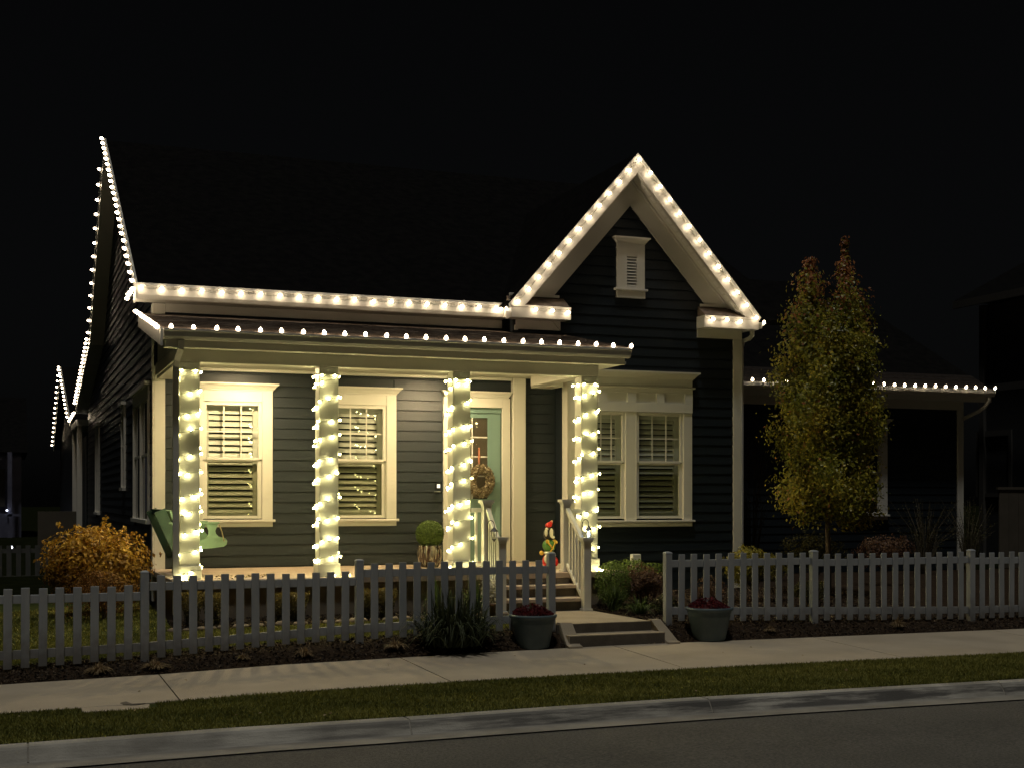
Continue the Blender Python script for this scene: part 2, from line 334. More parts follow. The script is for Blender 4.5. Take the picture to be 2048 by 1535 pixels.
# yard ground: mulch band by the street, then lawn (left) / beds (right)
def gsheet(name, x0, x1, y0, y1, dx, dy, mat_, off=0.0, rough=0.0):
    nx = max(2, int((x1-x0)/dx)+1); ny = max(2, int((y1-y0)/dy)+1); vs = []; fs = []
    for j in range(ny):
        for i in range(nx):
            x = x0+(x1-x0)*i/(nx-1); y = y0+(y1-y0)*j/(ny-1)
            vs.append((x, y, ground(x, y)+off+random.uniform(-rough, rough)))
    for j in range(ny-1):
        for i in range(nx-1): a = j*nx+i; fs.append((a, a+1, a+nx+1, a+nx))
    o = mk(name, vs, fs, mat_); o['kind'] = 'structure'; return o
gsheet('ground', -160, 180, 23.5, 260, 20, 20, M['farlawn'])
gsheet('bed', -30, 6.46, YS+0.003, 15.5, 0.12, 0.13, M['mulch'], 0.0, 0.010)
gsheet('bed', 7.86, 40, YS+0.003, 15.9, 0.12, 0.13, M['mulch'], 0.0, 0.010)
gsheet('lawn', -30, 6.3, 15.5, 16.65, 0.4, 0.4, M['lawn'])
gsheet('lawn', -30, 1.9, 16.65, 23.5, 0.6, 0.6, M['lawn'])
gsheet('bed', 1.9, 6.3, 16.65, 17.6, 0.12, 0.13, M['mulch'], 0.0, 0.010)
gsheet('bed', 7.75, 24, 15.9, 23.5, 0.15, 0.2, M['mulch'], 0.0, 0.012)
gsheet('lawn', 24, 40, 15.9, 23.5, 1, 1, M['lawn'])
# garden path and steps
gp = tag(empty('garden_path', (7, 15.8, 0.6)), kind='structure')
m = MB(); m.prism([(6.42, 15.11), (7.66, 15.11), (7.62, 16.0), (7.60, 16.86), (6.30, 16.86), (6.30, 16.0)], 0.45, 0.6, 'z'); part(m, 'path_slab', M['walk'], gp)
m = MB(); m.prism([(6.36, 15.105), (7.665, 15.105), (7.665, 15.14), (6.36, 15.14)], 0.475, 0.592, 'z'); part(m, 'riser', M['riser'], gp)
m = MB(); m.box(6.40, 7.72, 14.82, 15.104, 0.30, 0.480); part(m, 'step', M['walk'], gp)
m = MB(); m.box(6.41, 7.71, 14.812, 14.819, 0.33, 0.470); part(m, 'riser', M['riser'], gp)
for x0, x1 in ((6.42-0.02, 6.56), (7.67, 7.86)):
    s = -0.05 if x0 < 7 else 0.0
    m = MB(); xa, xb = (6.40, 6.565) if x0 < 7 else (7.665, 7.80)
    xc, xd = (6.36, 6.54) if x0 < 7 else (7.72, 7.885)
    # cheek wall sloping down to the pavement, slightly splayed
    vs = [(xc,14.72,0.2),(xd,14.72,0.2),(xd,14.72,0.36),(xc,14.72,0.36),(xa,15.2,0.2),(xb,15.2,0.2),(xb,15.2,0.615),(xa,15.2,0.615),
          (xc+0.01*0,14.80,0.375),(xd,14.80,0.375),(xa,15.10,0.615),(xb,15.10,0.615)]
    fs = [(0,1,2,3),(3,2,9,8),(8,9,11,10),(10,11,6,7),(4,7,6,5),(0,4,5,1),(0,3,8,10,7,4),(1,5,6,11,9,2)]
    m.add(vs, fs); part(m, 'cheek_wall', M['walk'], gp)

# ================================================================ THE HOUSE
WY, GY = 20.4, 19.9       # porch wall plane, gable wall plane
house = empty('house', (6.9, 20.4, 0.6), 'dark navy clapboard house with white trim, outlined in warm fairy lights', 'house')
def hp(m, name, mt, parent=house, smooth=False): return part(m, name, mt, parent, smooth)
def sub(m, name, mt, parent, smooth=False):
    o = m.build(name, mt, None, smooth); o.parent = parent
    o.matrix_parent_inverse = Matrix.Identity(4)
    # parent is itself a world-built part (its local frame equals the world)
    return o
# -- dark cores behind the boards
m = MB(); m.box(2.06, 8.6, WY+0.012, WY+0.2, 0.4, 5.1); m.box(7.62, 11.79, GY+0.012, GY+0.18, 4.2, 5.2)
m.prism([(7.62,5.2),(11.79,5.2),(9.71,7.55)], GY+0.012, GY+0.18, 'y')
m.box(8.62, 11.79, GY+0.012, GY+0.38, 0.4, 4.2)
core_front = None
def carve(m_boxes, name, mat_):  # walls are built from boxes around the openings instead of booleans
    mm = MB()
    for b in m_boxes: mm.box(*b)
    return hp(mm, name, mat_)
W1 = dict(x0=2.58, x1=3.80, gx0=2.798, gx1=3.581); W2 = dict(x0=4.563, x1=5.783, gx0=4.781, gx1=5.565)
def wallboxes(x0, x1, z0, z1, y0, y1, holes):
    out = []; xs = sorted(holes)
    cur = x0
    for (hx0, hx1, hz0, hz1) in xs:
        out.append((cur, hx0, y0, y1, z0, z1)); 
        if hz0 > z0: out.append((hx0, hx1, y0, y1, z0, hz0))
        if hz1 < z1: out.append((hx0, hx1, y0, y1, hz1, z1))
        cur = hx1
    out.append((cur, x1, y0, y1, z0, z1)); return out
holes_p = [(2.72, 3.66, 1.84, 3.64), (4.70, 5.64, 1.84, 3.64), (6.74, 7.60, 1.0, 3.66)]
carve(wallboxes(2.05, 8.6, 0.3, 5.12, WY+0.016, WY+0.13, holes_p), 'wall', M['siding'])
holes_g = [(8.93, 9.62, 1.80, 3.62), (9.83, 10.70, 1.80, 3.62)]
carve(wallboxes(8.58, 11.80, 0.3, 4.16, GY+0.016, GY+0.13, holes_g), 'wall', M['siding'])
m = MB(); m.prism([(7.6,4.161),(11.82,4.161),(11.82,5.1),(9.71,7.5),(7.6,5.1)], GY+0.016, GY+0.13, 'y'); hp(m, 'wall', M['siding'])
m = MB(); m.box(8.56, 8.60, GY+0.03, WY-0.002, 0.6, 4.16); hp(m, 'wall', M['siding'])
m = MB(); m.box(11.80, 11.95, GY+0.14, 23.39, 0.3, 5.2); hp(m, 'wall', M['siding'])
m = MB(); m.prism([(20.45,0.3),(38.3,0.3),(38.3,4.75),(31.6,5.85),(26.9,8.95),(20.45,5.25)], 2.045, 2.2, 'x'); hp(m, 'side_wall', M['siding'])
# -- lap boards, one object each
EXP = 0.1635
def lap_front(x0, x1, z, y, zt=None):
    zt = zt or z+EXP+0.02
    gp_ = 0.012 if y == WY else 0.005; z += gp_; zt = min(zt-0.010-gp_, z+EXP-gp_)
    m = MB(); m.add([(x0,y-0.016,z),(x1,y-0.016,z),(x1,y+0.006,z),(x0,y+0.006,z),(x0,y-0.002,zt),(x1,y-0.002,zt),(x1,y+0.008,zt),(x0,y+0.008,zt)],
                    [(0,3,2,1),(4,5,6,7),(0,1,5,4),(1,2,6,5),(2,3,7,6),(3,0,4,7)])
    hp(m, 'siding_board', M['siding'])
def rows(z0, z1):
    z = z0
    while z < z1-0.03: yield z; z += EXP
spans = [(2.183, 2.58, None), (3.80, 4.563, None), (5.783, 6.575, None), (7.99, 8.555, None)]
for z in rows(1.115, 4.14):
    zt = min(z+EXP+0.02, 4.15)
    if z < 1.70:   segs = [(2.183, 6.575), (7.99, 8.555)]
    elif z > 3.93: segs = [(2.183, 7.76), (7.99, 8.555)]
    else: segs = [(2.183, 2.60), (3.78, 4.583), (5.763, 6.595), (7.99, 8.555)]
    for a, b in segs: lap_front(a, b, z, WY, zt)
for z in rows(0.62, 7.1):
    zt = min(z+EXP+0.02, 7.2)
    L0, R0 = (7.60 if z > 4.16 else 8.70), 11.68
    if z > 5.15:   # inside the gable triangle
        hw = (7.35-z)/1.16; L0, R0 = max(L0, 9.71-hw), min(11.75, 9.71+hw)
        if hw < 0.12: continue
    if 1.6 < z < 4.2: segs = [(10.84, R0)]
    elif 5.45 < z < 6.45: segs = [(L0, 9.47), (9.94, R0)]
    elif z <= 1.6: segs = [(L0, R0)]
    else: segs = [(L0, R0)]
    for a, b in segs:
        if b-a > 0.05: lap_front(a, b, z, GY, zt)
# side wall boards (facing left)
def lap_side(y0, y1, z):
    x = 2.03; z += 0.014; zt = z+EXP-0.014
    m = MB(); m.add([(x-0.018,y0,z),(x-0.018,y1,z),(x+0.008,y1,z),(x+0.008,y0,z),(x-0.004,y0,zt),(x-0.004,y1,zt),(x+0.014,y1,zt),(x+0.014,y0,zt)],
                    [(0,1,2,3),(4,7,6,5),(0,4,5,1),(1,5,6,2),(2,6,7,3),(3,7,4,0)])
    hp(m, 'siding_board', M['siding'])
SWIN = [(20.92, 23.65, 1.76, 3.95), (25.48, 26.25, 2.30, 3.95), (33.0, 34.5, 1.76, 3.95)]
for z in rows(0.70, 8.9):
    y0 = 20.45 if z < 5.2 else 20.45+(z-5.15)/0.575
    y1 = 38.3 if z < 4.6 else (31.6 if z < 5.85 else 26.9+(8.95-z)/0.66)
    if z >= 4.6 and z < 5.85: y1 = 38.3-(z-4.6)/0.166*0.9
    if z > 8.6: continue
    cur = y0
    for a, b, c, d in SWIN:
        if c-0.1 < z < d-0.02: lap_side(cur, a+0.02, z); cur = b-0.02
    lap_side(cur, y1, z)
# -- corner boards, frieze, pilaster
def tbox(name, *b, mt='trim', ch=0.004): m = MB(); m.box(*b, ch); return hp(m, name, M[mt])
tbox('corner_board', 2.02, 2.182, WY-0.022, WY+0.02, 0.62, 4.149)
tbox('corner_board', 1.995, 2.018, WY-0.022, WY+0.14, 0.62, 5.09)
tbox('corner_board', 2.02, 2.182, WY-0.022, WY+0.02, 4.93, 5.09)
tbox('corner_board', 11.671, 11.83, GY-0.024, GY+0.02, 0.6, 4.925)
tbox('corner_board', 11.832, 11.855, GY-0.024, GY+0.13, 0.6, 4.925)
tbox('corner_board', 8.60, 8.70, GY-0.022, GY+0.02, 0.62, 4.149)
tbox('corner_board', 8.555, 8.598, GY-0.022, GY+0.20, 0.62, 4.149)
tbox('pilaster', 7.768, 7.988, WY-0.10, WY+0.02, 1.105, 4.149)
tbox('frieze_board', 2.184, 7.6, WY-0.018, WY+0.02, 4.965, 5.095)
# -- porch: floor, foundation, steps
porch = None
tbox('porch_floor', 1.97, 8.40, 17.45, WY+0.01, 1.02, 1.10, mt='porchconc', ch=0.006)
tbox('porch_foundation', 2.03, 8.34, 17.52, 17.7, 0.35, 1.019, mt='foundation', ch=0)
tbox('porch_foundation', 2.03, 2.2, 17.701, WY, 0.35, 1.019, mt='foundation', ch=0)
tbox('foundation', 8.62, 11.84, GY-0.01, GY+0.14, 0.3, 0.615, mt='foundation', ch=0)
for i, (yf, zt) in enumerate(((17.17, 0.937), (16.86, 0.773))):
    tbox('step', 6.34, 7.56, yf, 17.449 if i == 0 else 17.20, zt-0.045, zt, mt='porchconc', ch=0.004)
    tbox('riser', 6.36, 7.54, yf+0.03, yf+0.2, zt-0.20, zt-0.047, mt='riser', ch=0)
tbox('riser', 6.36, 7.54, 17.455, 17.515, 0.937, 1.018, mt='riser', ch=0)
# -- porch ceiling, beam, columns
tbox('porch_ceiling', 2.05, 8.55, 17.66, WY-0.002, 4.152, 4.19, mt='soffit', ch=0)
cl = MB(); cl.box(2.19, 7.76, WY-0.05, WY-0.003, 4.105, 4.151, 0.006); hp(cl, 'ceiling_moulding', M['trim'])
tbox('porch_beam', 2.066, 8.09, 17.64, 17.90, 3.952, 4.151)
tbox('porch_beam', 2.066, 2.30, 17.903, WY-0.03, 3.955, 4.148)
tbox('porch_beam', 7.90, 8.09+0.06, 17.903, GY-0.03, 3.985, 4.148)
tbox('porch_beam', 8.157-0.05, 8.482, GY-0.02, WY-0.03, 3.99, 4.148)
CX = [(2.066, 2.336), (3.929, 4.196), (5.842, 6.105), (7.822, 8.088)]
for a, b in CX:
    m = MB(); m.box(a, b, 17.655, 17.905, 1.28, 3.951, 0.008); c = hp(m, 'porch_column', M['trim'])
    mb = MB(); mb.box(a-0.022, b+0.022, 17.632, 17.928, 1.101, 1.279, 0.008); sub(mb, 'base', M['trim'], c)
    mc = MB(); mc.box(a-0.012, b+0.012, 17.629, 17.92, 3.82, 3.853, 0.006); sub(mc, 'collar', M['trim'], c)
# -- porch roof
RZ0, RZ1, RY0, RY1 = 4.345, 4.935, 17.36, WY+0.02
def roofz(y): return RZ0+(RZ1-RZ0)*(y-RY0)/(RY1-RY0)
m = MB(); vs = []
m.prism([(RY0, RZ0-0.05), (RY0, RZ0), (GY, roofz(GY)), (GY, roofz(GY)-0.05)], 1.84, 8.50, 'x')
m.prism([(GY, roofz(GY)-0.05), (GY, roofz(GY)), (RY1, RZ1), (RY1, RZ1-0.05)], 1.84, 7.60, 'x')
hp(m, 'porch_roof', M['shingle'])
m = MB(); y = RY0-0.015; k = 0      # shingle courses as real steps with staggered tabs
while y < GY-0.1:
    z = roofz(y)+0.004; yy = min(y+0.145, GY-0.005)
    x = 1.83 - (k % 3)*0.09
    while x < 8.50:
        w = random.choice([0.17, 0.24, 0.31]); xa, xb = max(x, 1.83), min(x+w-0.004, 8.51)
        if xb-xa > 0.02:
            t = random.uniform(0.006, 0.016)
            m.add([(xa,y,z),(xb,y,z),(xb,y,z+t),(xa,y,z+t),(xb,yy,roofz(yy)+0.006),(xa,yy,roofz(yy)+0.006)], [(0,1,2,3),(3,2,4,5),(0,3,5),(1,4,2)])
        x += w
    y += 0.14; k += 1
o = hp(m, 'roof_shingles', M['shingle']); o['kind'] = 'stuff'
# fascia + soffit of porch, gutter, rake
tbox('fascia', 1.86, 8.405, 17.40, 17.43, 4.112, 4.29)
tbox('soffit', 1.87, 8.39, 17.432, 17.638, 4.118, 4.14, mt='soffit', ch=0)
m = MB(); m.prism([(17.398,4.335),(17.398,4.205),(17.31,4.205),(17.285,4.24),(17.275,4.30),(17.255,4.312),(17.255,4.335),(17.265,4.335),(17.268,4.318),(17.288,4.31),(17.298,4.25),(17.32,4.215),(17.388,4.215),(17.388,4.335)], 1.84, 8.44, 'x')
hp(m, 'gutter', M['gutter'])
for xe in (1.832, 8.446):
    m = MB(); m.prism([(17.398,4.335),(17.398,4.205),(17.31,4.205),(17.285,4.24),(17.275,4.30),(17.255,4.312),(17.255,4.335)], xe-0.004, xe+0.004, 'x'); hp(m, 'gutter_end', M['gutter'])
m = MB(); m.prism([(17.36,4.12),(17.36,4.335),(WY+0.1,4.95),(WY+0.1,4.735)], 1.80, 1.831, 'x'); hp(m, 'rake_board', M['gutter'])
m = MB(); m.prism([(17.64,4.16),(17.64,4.30),(WY-0.03,4.86),(WY-0.03,4.16)], 2.07, 2.10, 'x'); hp(m, 'porch_end_panel', M['trim'])
m = MB(); m.box(2.04, 2.069, 17.66, WY-0.03, 4.0, 4.16); hp(m, 'porch_end_trim', M['trim'])
# downspout at the left column
m = MB()
pts = [(2.06,17.33,4.20),(2.06,17.36,4.10),(2.03,17.55,3.97),(2.02,17.60,3.88),(2.02,17.60,0.65)]
for p, q in zip(pts, pts[1:]): m.bar(p, q, 0.075, 0.055, up=(0,1,0.01))
hp(m, 'downspout', M['gutter'])
# -- main roof, eave, rakes
m = MB()
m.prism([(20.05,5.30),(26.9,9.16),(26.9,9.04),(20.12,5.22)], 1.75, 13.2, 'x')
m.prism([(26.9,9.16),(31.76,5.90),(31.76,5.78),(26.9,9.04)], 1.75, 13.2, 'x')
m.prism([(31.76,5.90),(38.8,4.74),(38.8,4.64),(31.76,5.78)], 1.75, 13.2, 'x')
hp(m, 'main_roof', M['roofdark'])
m = MB(); m.prism([(20.09,5.335),(20.05,5.335),(20.04,5.30),(20.055,5.29),(20.055,5.16),(20.075,5.105),(20.11,5.105),(20.11,5.335)], 1.76, 7.50, 'x'); hp(m, 'eave_gutter', M['gutter'])
tbox('eave_soffit', 1.76, 7.58, 20.112, WY-0.003, 5.098, 5.112, mt='soffit', ch=0)
# eave corner piece that turns towards the gable return
m = MB(); m.prism([(7.50,20.05),(7.50,20.2),(7.60,20.2),(7.56,19.66),(7.47,19.66)], 5.095, 5.335, 'z'); hp(m, 'gutter_return', M['gutter'])
# left rake: front slope, rear slope, rear low slope
def rake(y0, z0, y1, z1, x0=1.72, x1=1.752, h=0.20):
    m = MB(); m.prism([(y0,z0-h),(y0,z0),(y1,z1),(y1,z1-h)], x0, x1, 'x'); return hp(m, 'rake_board', M['gutter'])
rake(20.02,5.33,26.9,9.20); rake(26.9,9.20,31.76,5.94); rake(31.76,5.94,38.8,4.78)
m = MB()
for y0,z0,y1,z1 in ((20.1,5.15,26.9,8.98),(26.9,8.98,31.76,5.72),(31.76,5.72,38.8,4.56)):
    m.prism([(y0,z0-0.03),(y0,z0),(y1,z1),(y1,z1-0.03)], 1.753, 2.02, 'x')
hp(m, 'rake_soffit', M['soffit'])
m = MB(); m.prism([(20.05,5.10),(20.05,5.335),(20.35,5.335),(20.55,5.1)], 1.728, 1.757, 'x'); hp(m, 'eave_return', M['gutter'])
# -- front gable: rake fascia boards, soffit, frieze, returns
AP = (9.70, 7.855); LF = (7.42, 5.245); RF = (12.035, 5.255); FY = 19.6
def sl(a, b): return (b[1]-a[1])/(b[0]-a[0])
SLL = sl(LF, AP); SLR = sl(AP, RF)
for (foot, s_, nm) in ((LF, SLL, 'l'), (RF, SLR, 'r')):
    h = 0.315
    P = [foot, AP, (AP[0], AP[1]-h), (foot[0]+(h/abs(s_) if nm == 'l' else -h/abs(s_)), foot[1])]
    m = MB(); m.prism(P, FY, FY+0.03, 'y'); hp(m, 'gable_fascia', M['gutter'])
    h2 = 0.05
    P2 = [(foot[0], foot[1]+0.012), (AP[0], AP[1]+0.012), (AP[0], AP[1]-h2), (foot[0], foot[1]-h2+0.0)]
    if nm == 'r': P2 = [(foot[0]+0.01, foot[1]+0.006), (AP[0], AP[1]+0.012), (AP[0], AP[1]-h2), (foot[0]-0.02, foot[1]-h2)]
    m = MB(); m.prism(P2, FY-0.022, FY-0.002, 'y'); hp(m, 'drip_edge', M['gutter'])
    # sloping soffit between fascia and wall
    o0, o1 = 0.30, 0.335
    P3 = [(foot[0]+(o0/abs(s_) if nm=='l' else -o0/abs(s_)), foot[1]), (AP[0], AP[1]-o0), (AP[0], AP[1]-o1), (foot[0]+(o1/abs(s_) if nm=='l' else -o1/abs(s_)), foot[1])]
    m = MB(); m.prism(P3, FY+0.031, GY-0.002, 'y'); hp(m, 'gable_soffit', M['soffit'])
    # frieze board on the wall
    a, b = 0.37, 0.80
    off = lambda q, z: (foot[0]+(q+(z-foot[1]))/abs(s_) if nm=='l' else foot[0]-(q+(z-foot[1]))/abs(s_), z)
    zc = 5.48
    P4 = [off(a, zc), (AP[0], AP[1]-a), (AP[0], AP[1]-b), off(b, zc)]
    m = MB(); m.prism(P4, GY-0.032, GY+0.012, 'y'); fr = hp(m, 'frieze_board', M['trim'])
    a, b = 0.34, 0.368
    P5 = [off(a, 5.40), (AP[0], AP[1]-a), (AP[0], AP[1]-b-0.02), off(b+0.02, 5.40)]
    m = MB(); m.prism(P5, GY-0.055, GY-0.034, 'y'); hp(m, 'frieze_moulding', M['gutter'])
# soffit vent strip squares on the right underside (the left underside is hidden)
mS = MB()
t = 0.10
while t < 2.1:
    x = AP[0]+t; z = AP[1]-0.337+SLR*t
    x2 = x+0.075; z2 = z+SLR*0.075
    mS.add([(x,FY+0.06,z-0.001),(x2,FY+0.06,z2-0.001),(x2,FY+0.15,z2-0.001),(x,FY+0.15,z-0.001),
            (x,FY+0.06,z-0.007),(x2,FY+0.06,z2-0.007),(x2,FY+0.15,z2-0.007),(x,FY+0.15,z-0.007)],
           [(4,7,6,5),(0,1,2,3),(0,4,5,1),(1,5,6,2),(2,6,7,3),(3,7,4,0)])
    t += 0.10
o = hp(mS, 'soffit_vents', M['gutter']); o['kind'] = 'stuff'
# gable roof planes running back into the main roof
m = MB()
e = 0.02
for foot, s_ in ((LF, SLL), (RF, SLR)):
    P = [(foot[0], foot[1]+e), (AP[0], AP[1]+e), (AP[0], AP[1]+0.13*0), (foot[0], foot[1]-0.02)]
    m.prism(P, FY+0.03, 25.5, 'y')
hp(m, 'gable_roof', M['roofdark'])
# returns (boxes with mouldings)
def ret(x0, x1, frz0, frz1, inner):
    m = MB()
    m.prism([(FY-0.012, 5.25),(FY-0.012,5.225),(FY+0.0,5.215),(FY,5.05),(GY-0.03,5.05),(GY-0.03,5.25)], x0, x1, 'x')
    r = hp(m, 'cornice_return', M['gutter'])
    m = MB(); m.box(frz0, frz1, GY-0.05, GY-0.026, 4.90, 5.048, 0.003); hp(m, 'return_frieze', M['trim'])
    m = MB()   # little sloping roof on the return
    m.prism([(FY+0.0, 5.253), (GY-0.03, 5.253), (GY-0.03, 5.43)], x0+0.02, x1-0.02, 'x'); hp(m, 'return_roof', M['shingle'])
    m = MB(); m.box(x0+0.06, x1-0.10, GY-0.06, GY-0.033, 5.43, 5.475, 0.004); hp(m, 'return_moulding', M['trim'])
    return r
ret(7.468, 8.50, 7.64, 8.40, 'l'); ret(10.95, 12.01, 10.958, 11.83, 'r')
m = MB(); m.prism([(8.27,5.045),(8.40,5.045),(8.40,4.90)], GY-0.10, GY-0.052, 'y'); hp(m, 'return_bracket', M['trim'])
m = MB(); m.box(7.62, 7.68, GY-0.052, GY-0.0265, 4.88, 4.96, 0.003); hp(m, 'frieze_block', M['trim'])
# right-hand gutter end + elbow at the gable corner
m = MB(); m.prism([(FY+0.02,5.18),(GY+0.6,5.18),(GY+0.6,5.08),(FY+0.02,5.08)], 12.012, 12.09, 'x'); hp(m, 'gutter_end', M['gutter'])
m = MB(); m.tube([(12.03,FY+0.25,5.06),(12.03,FY+0.25,4.98),(11.99,FY+0.27,4.93),(11.90,FY+0.33,4.885),(11.885,FY+0.35,4.80)], 0.04, 8); hp(m, 'downspout', M['gutter'], smooth=True)
m = MB(); m.tube([(11.885,FY+0.35,4.80),(11.885,FY+0.36,0.7)], 0.032, 6); hp(m, 'downspout', M['gutter'])
# -- gable louvre vent
v = MB(); v.box(9.448, 9.63, GY-0.05, GY, 5.665, 6.41, 0.003); v.box(9.815, 9.96, GY-0.05, GY, 5.665, 6.41, 0.003)
v.box(9.63, 9.815, GY-0.05, GY, 6.20, 6.41); v.box(9.63, 9.815, GY-0.05, GY, 5.665, 5.70)
vent = hp(v, 'gable_vent', M['trim'])
def crown(m, x0, x1, y, z0, z1, ov):   # crown moulding: three steps that flare upwards, with returned ends
    lv = [(0.0, 0.10), (0.16, 0.12), (0.20, 0.25), (0.50, 0.52), (0.78, 0.90), (0.80, 1.0), (1.0, 1.0)]; vs = []; fs = []
    for t, q in lv:
        o = ov*q; z = z0+(z1-z0)*t
        vs += [(x0-o, y-0.05-o, z), (x1+o, y-0.05-o, z), (x1+o, y, z), (x0-o, y, z)]
    for k in range(len(lv)-1):
        for i in range(4): fs.append((k*4+i, k*4+(i+1) % 4, k*4+4+(i+1) % 4, k*4+4+i))
    fs += [(3,2,1,0), tuple(len(lv)*4-4+i for i in range(4))]; m.add(vs, fs)
m = MB(); crown(m, 9.448, 9.96, GY, 6.412, 6.515, 0.075); sub(m, 'crown', M['trim'], vent)
m = MB(); m.box(9.40, 10.005, GY-0.085, GY, 5.625, 5.660, 0.005); sub(m, 'sill', M['trim'], vent)
m = MB(); m.box(9.44, 9.965, GY-0.06, GY, 5.505, 5.624, 0.003); sub(m, 'apron', M['trim'], vent)
m = MB(); m.box(9.63, 9.815, GY-0.012, GY-0.002, 5.70, 6.20); sub(m, 'backing', M['inside'], vent)
for i in range(10):
    z = 5.705+i*0.0497
    m = MB(); m.add([(9.631,GY-0.048,z),(9.814,GY-0.048,z),(9.814,GY-0.015,z+0.03),(9.631,GY-0.015,z+0.03),(9.631,GY-0.044,z+0.012),(9.814,GY-0.044,z+0.012),(9.814,GY-0.013,z+0.04),(9.631,GY-0.013,z+0.04)],
                    [(0,1,5,4),(4,5,6,7),(0,3,2,1),(0,4,7,3),(1,2,6,5)])
    sub(m, 'louver', M['trim'], vent)

# -- windows with casings, sashes, glass, interior shutters
def window(Y, x0, x1, gx0, gx1, z_sill, z_head, zg0, zg1, zmid, name='window', crown_=True, muntin_x=(), muntin_z=None, st=0.045, casing=True, seed=0):
    """x0..x1 casing outer; gx0..gx1 glass; everything in world units on a wall facing the street"""
    m = MB()
    if casing:
        m.box(x0, gx0-0.055, Y-0.045, Y+0.016, z_sill+0.02, z_head-0.11, 0.004)
        m.box(gx1+0.055, x1, Y-0.045, Y+0.016, z_sill+0.02, z_head-0.11, 0.004)
        m.box(gx0-0.0545, gx1+0.0545, Y-0.045, Y+0.016, zg1+0.055, z_head-0.11, 0.003)
    else:
        m.box(gx0-0.07, gx0-0.056, Y-0.05, Y+0.016, zg0-0.04, zg1+0.07)
    win = hp(m, name, M['trim'])
    if crown_:
        m = MB(); crown(m, x0+0.0, x1-0.0, Y, z_head-0.108, z_head, 0.085); sub(m, 'crown', M['trim'], win)
    # sash frames
    s = MB(); y0, y1 = Y-0.028, Y+0.02
    for a, b in ((gx0-0.054, gx0-0.001), (gx1+0.001, gx1+0.054)): s.box(a, b, y0, y1, zmid, zg1+0.053, 0.003)
    s.box(gx0-0.0, gx1+0.0, y0, y1, zg1, zg1+0.053, 0.003); s.box(gx0, gx1, y0, y1, zmid-0.012, zmid+0.028, 0.003)
    sub(s, 'upper_sash', M['trim'], win)
    s = MB(); y0, y1 = Y+0.0, Y+0.045
    for a, b in ((gx0-0.054, gx0+0.010), (gx1-0.010, gx1+0.054)): s.box(a, b, y0, y1, zg0-0.03, zmid-0.014, 0.003)
    s.box(gx0+0.011, gx1-0.011, y0, y1, zg0-0.03, zg0+0.012, 0.003); s.box(gx0+0.011, gx1-0.011, y0, y1, zmid-0.040, zmid-0.014, 0.003)
    sub(s, 'lower_sash', M['trim'], win)
    for a, b, yy in ((zmid+0.02, zg1+0.004, Y+0.004), (zg0+0.0, zmid-0.03, Y+0.026)):
        g = MB(); g.add([(gx0-0.01,yy,a),(gx1+0.01,yy,a),(gx1+0.01,yy,b),(gx0-0.01,yy,b)], [(0,1,2,3)]); sub(g, 'pane', M['glass'], win)
    g = MB(); g.add([(gx0+0.01,Y+0.012,zg0+0.012),(gx1-0.01,Y+0.012,zg0+0.012),(gx1-0.01,Y+0.012,zmid-0.041),(gx0+0.01,Y+0.012,zmid-0.041)], [(0,1,2,3)]); sub(g, 'insect_screen', M['screen'], win)
    for x in muntin_x: g = MB(); g.box(x-0.010, x+0.010, Y-0.006, Y+0.003, zmid+0.028, zg1); sub(g, 'muntin', M['trim'], win)
    if muntin_z is not None:
        g = MB(); g.box(gx0, gx1, Y-0.0055, Y+0.0028, muntin_z-0.009, muntin_z+0.009); sub(g, 'muntin', M['trim'], win)
    # shutters: frame, louvers; dark room box behind
    ys = Y+0.11
    fr = MB(); fr.box(gx0-0.05, gx0+st, ys-0.02, ys+0.02, zg0-0.03, zg1+0.03); fr.box(gx1-st-0.02, gx1+0.05, ys-0.02, ys+0.02, zg0-0.03, zg1+0.03)
    fr.box(gx0+st, gx1-st-0.02, ys-0.02, ys+0.02, zg1-0.06, zg1+0.03); fr.box(gx0+st, gx1-st-0.02, ys-0.02, ys+0.02, zg0-0.03, zg0+0.05)
    fr.box(gx0+st, gx1-st-0.02, ys-0.02, ys+0.02, zmid-0.03, zmid+0.03)
    sub(fr, 'shutter_frame', M['shutter'], win)
    xa, xb = gx0+st+0.003, gx1-st-0.023
    for (za, zb, tilt) in ((zg0+0.09, zmid-0.06, 56), (zmid+0.07, zg1-0.09, 62)):
        n = max(2, int(round((zb-za)/0.094))); me = None
        for i in range(n+1):
            z = za+(zb-za)*i/n
            if me is None:
                c, s_ = math.cos(math.radians(tilt)), math.sin(math.radians(tilt)); w, t = 0.043, 0.006
                pr = [(-w, 0), (-w*0.5, t), (w*0.5, t), (w, 0), (w*0.5, -t), (-w*0.5, -t)]
                P = [(-(u*c - v_*s_), -u*s_ - v_*c) for u, v_ in pr]      # front edge tips down
                mm = MB(); mm.prism(P, xa, xb, 'x')
                o = sub(mm, 'louver', M['shutter'], win); me = o.data; o.location = (0, ys, z)
            else:
                o = bpy.data.objects.new('louver', me); COL.objects.link(o); o.parent = win; o.location = (0, ys, z)
    b = MB(); b.add([(gx0-0.3,Y+0.30,zg0-0.2),(gx1+0.3,Y+0.30,zg0-0.2),(gx1+0.3,Y+0.30,zg1+0.2),(gx0-0.3,Y+0.30,zg1+0.2)], [(0,1,2,3)])
    sub(b, 'room_backing', M['inside'], win)
    return win
def sill(win, Y, x0, x1, z, zb):
    m = MB(); m.box(x0-0.035, x1+0.035, Y-0.09, Y+0.0, z-0.02, z+0.018, 0.006); sub(m, 'sill', M['trim'], win)
    m = MB(); m.box(x0, x1, Y-0.05, Y+0.0, zb, z-0.021, 0.004); sub(m, 'apron', M['trim'], win)
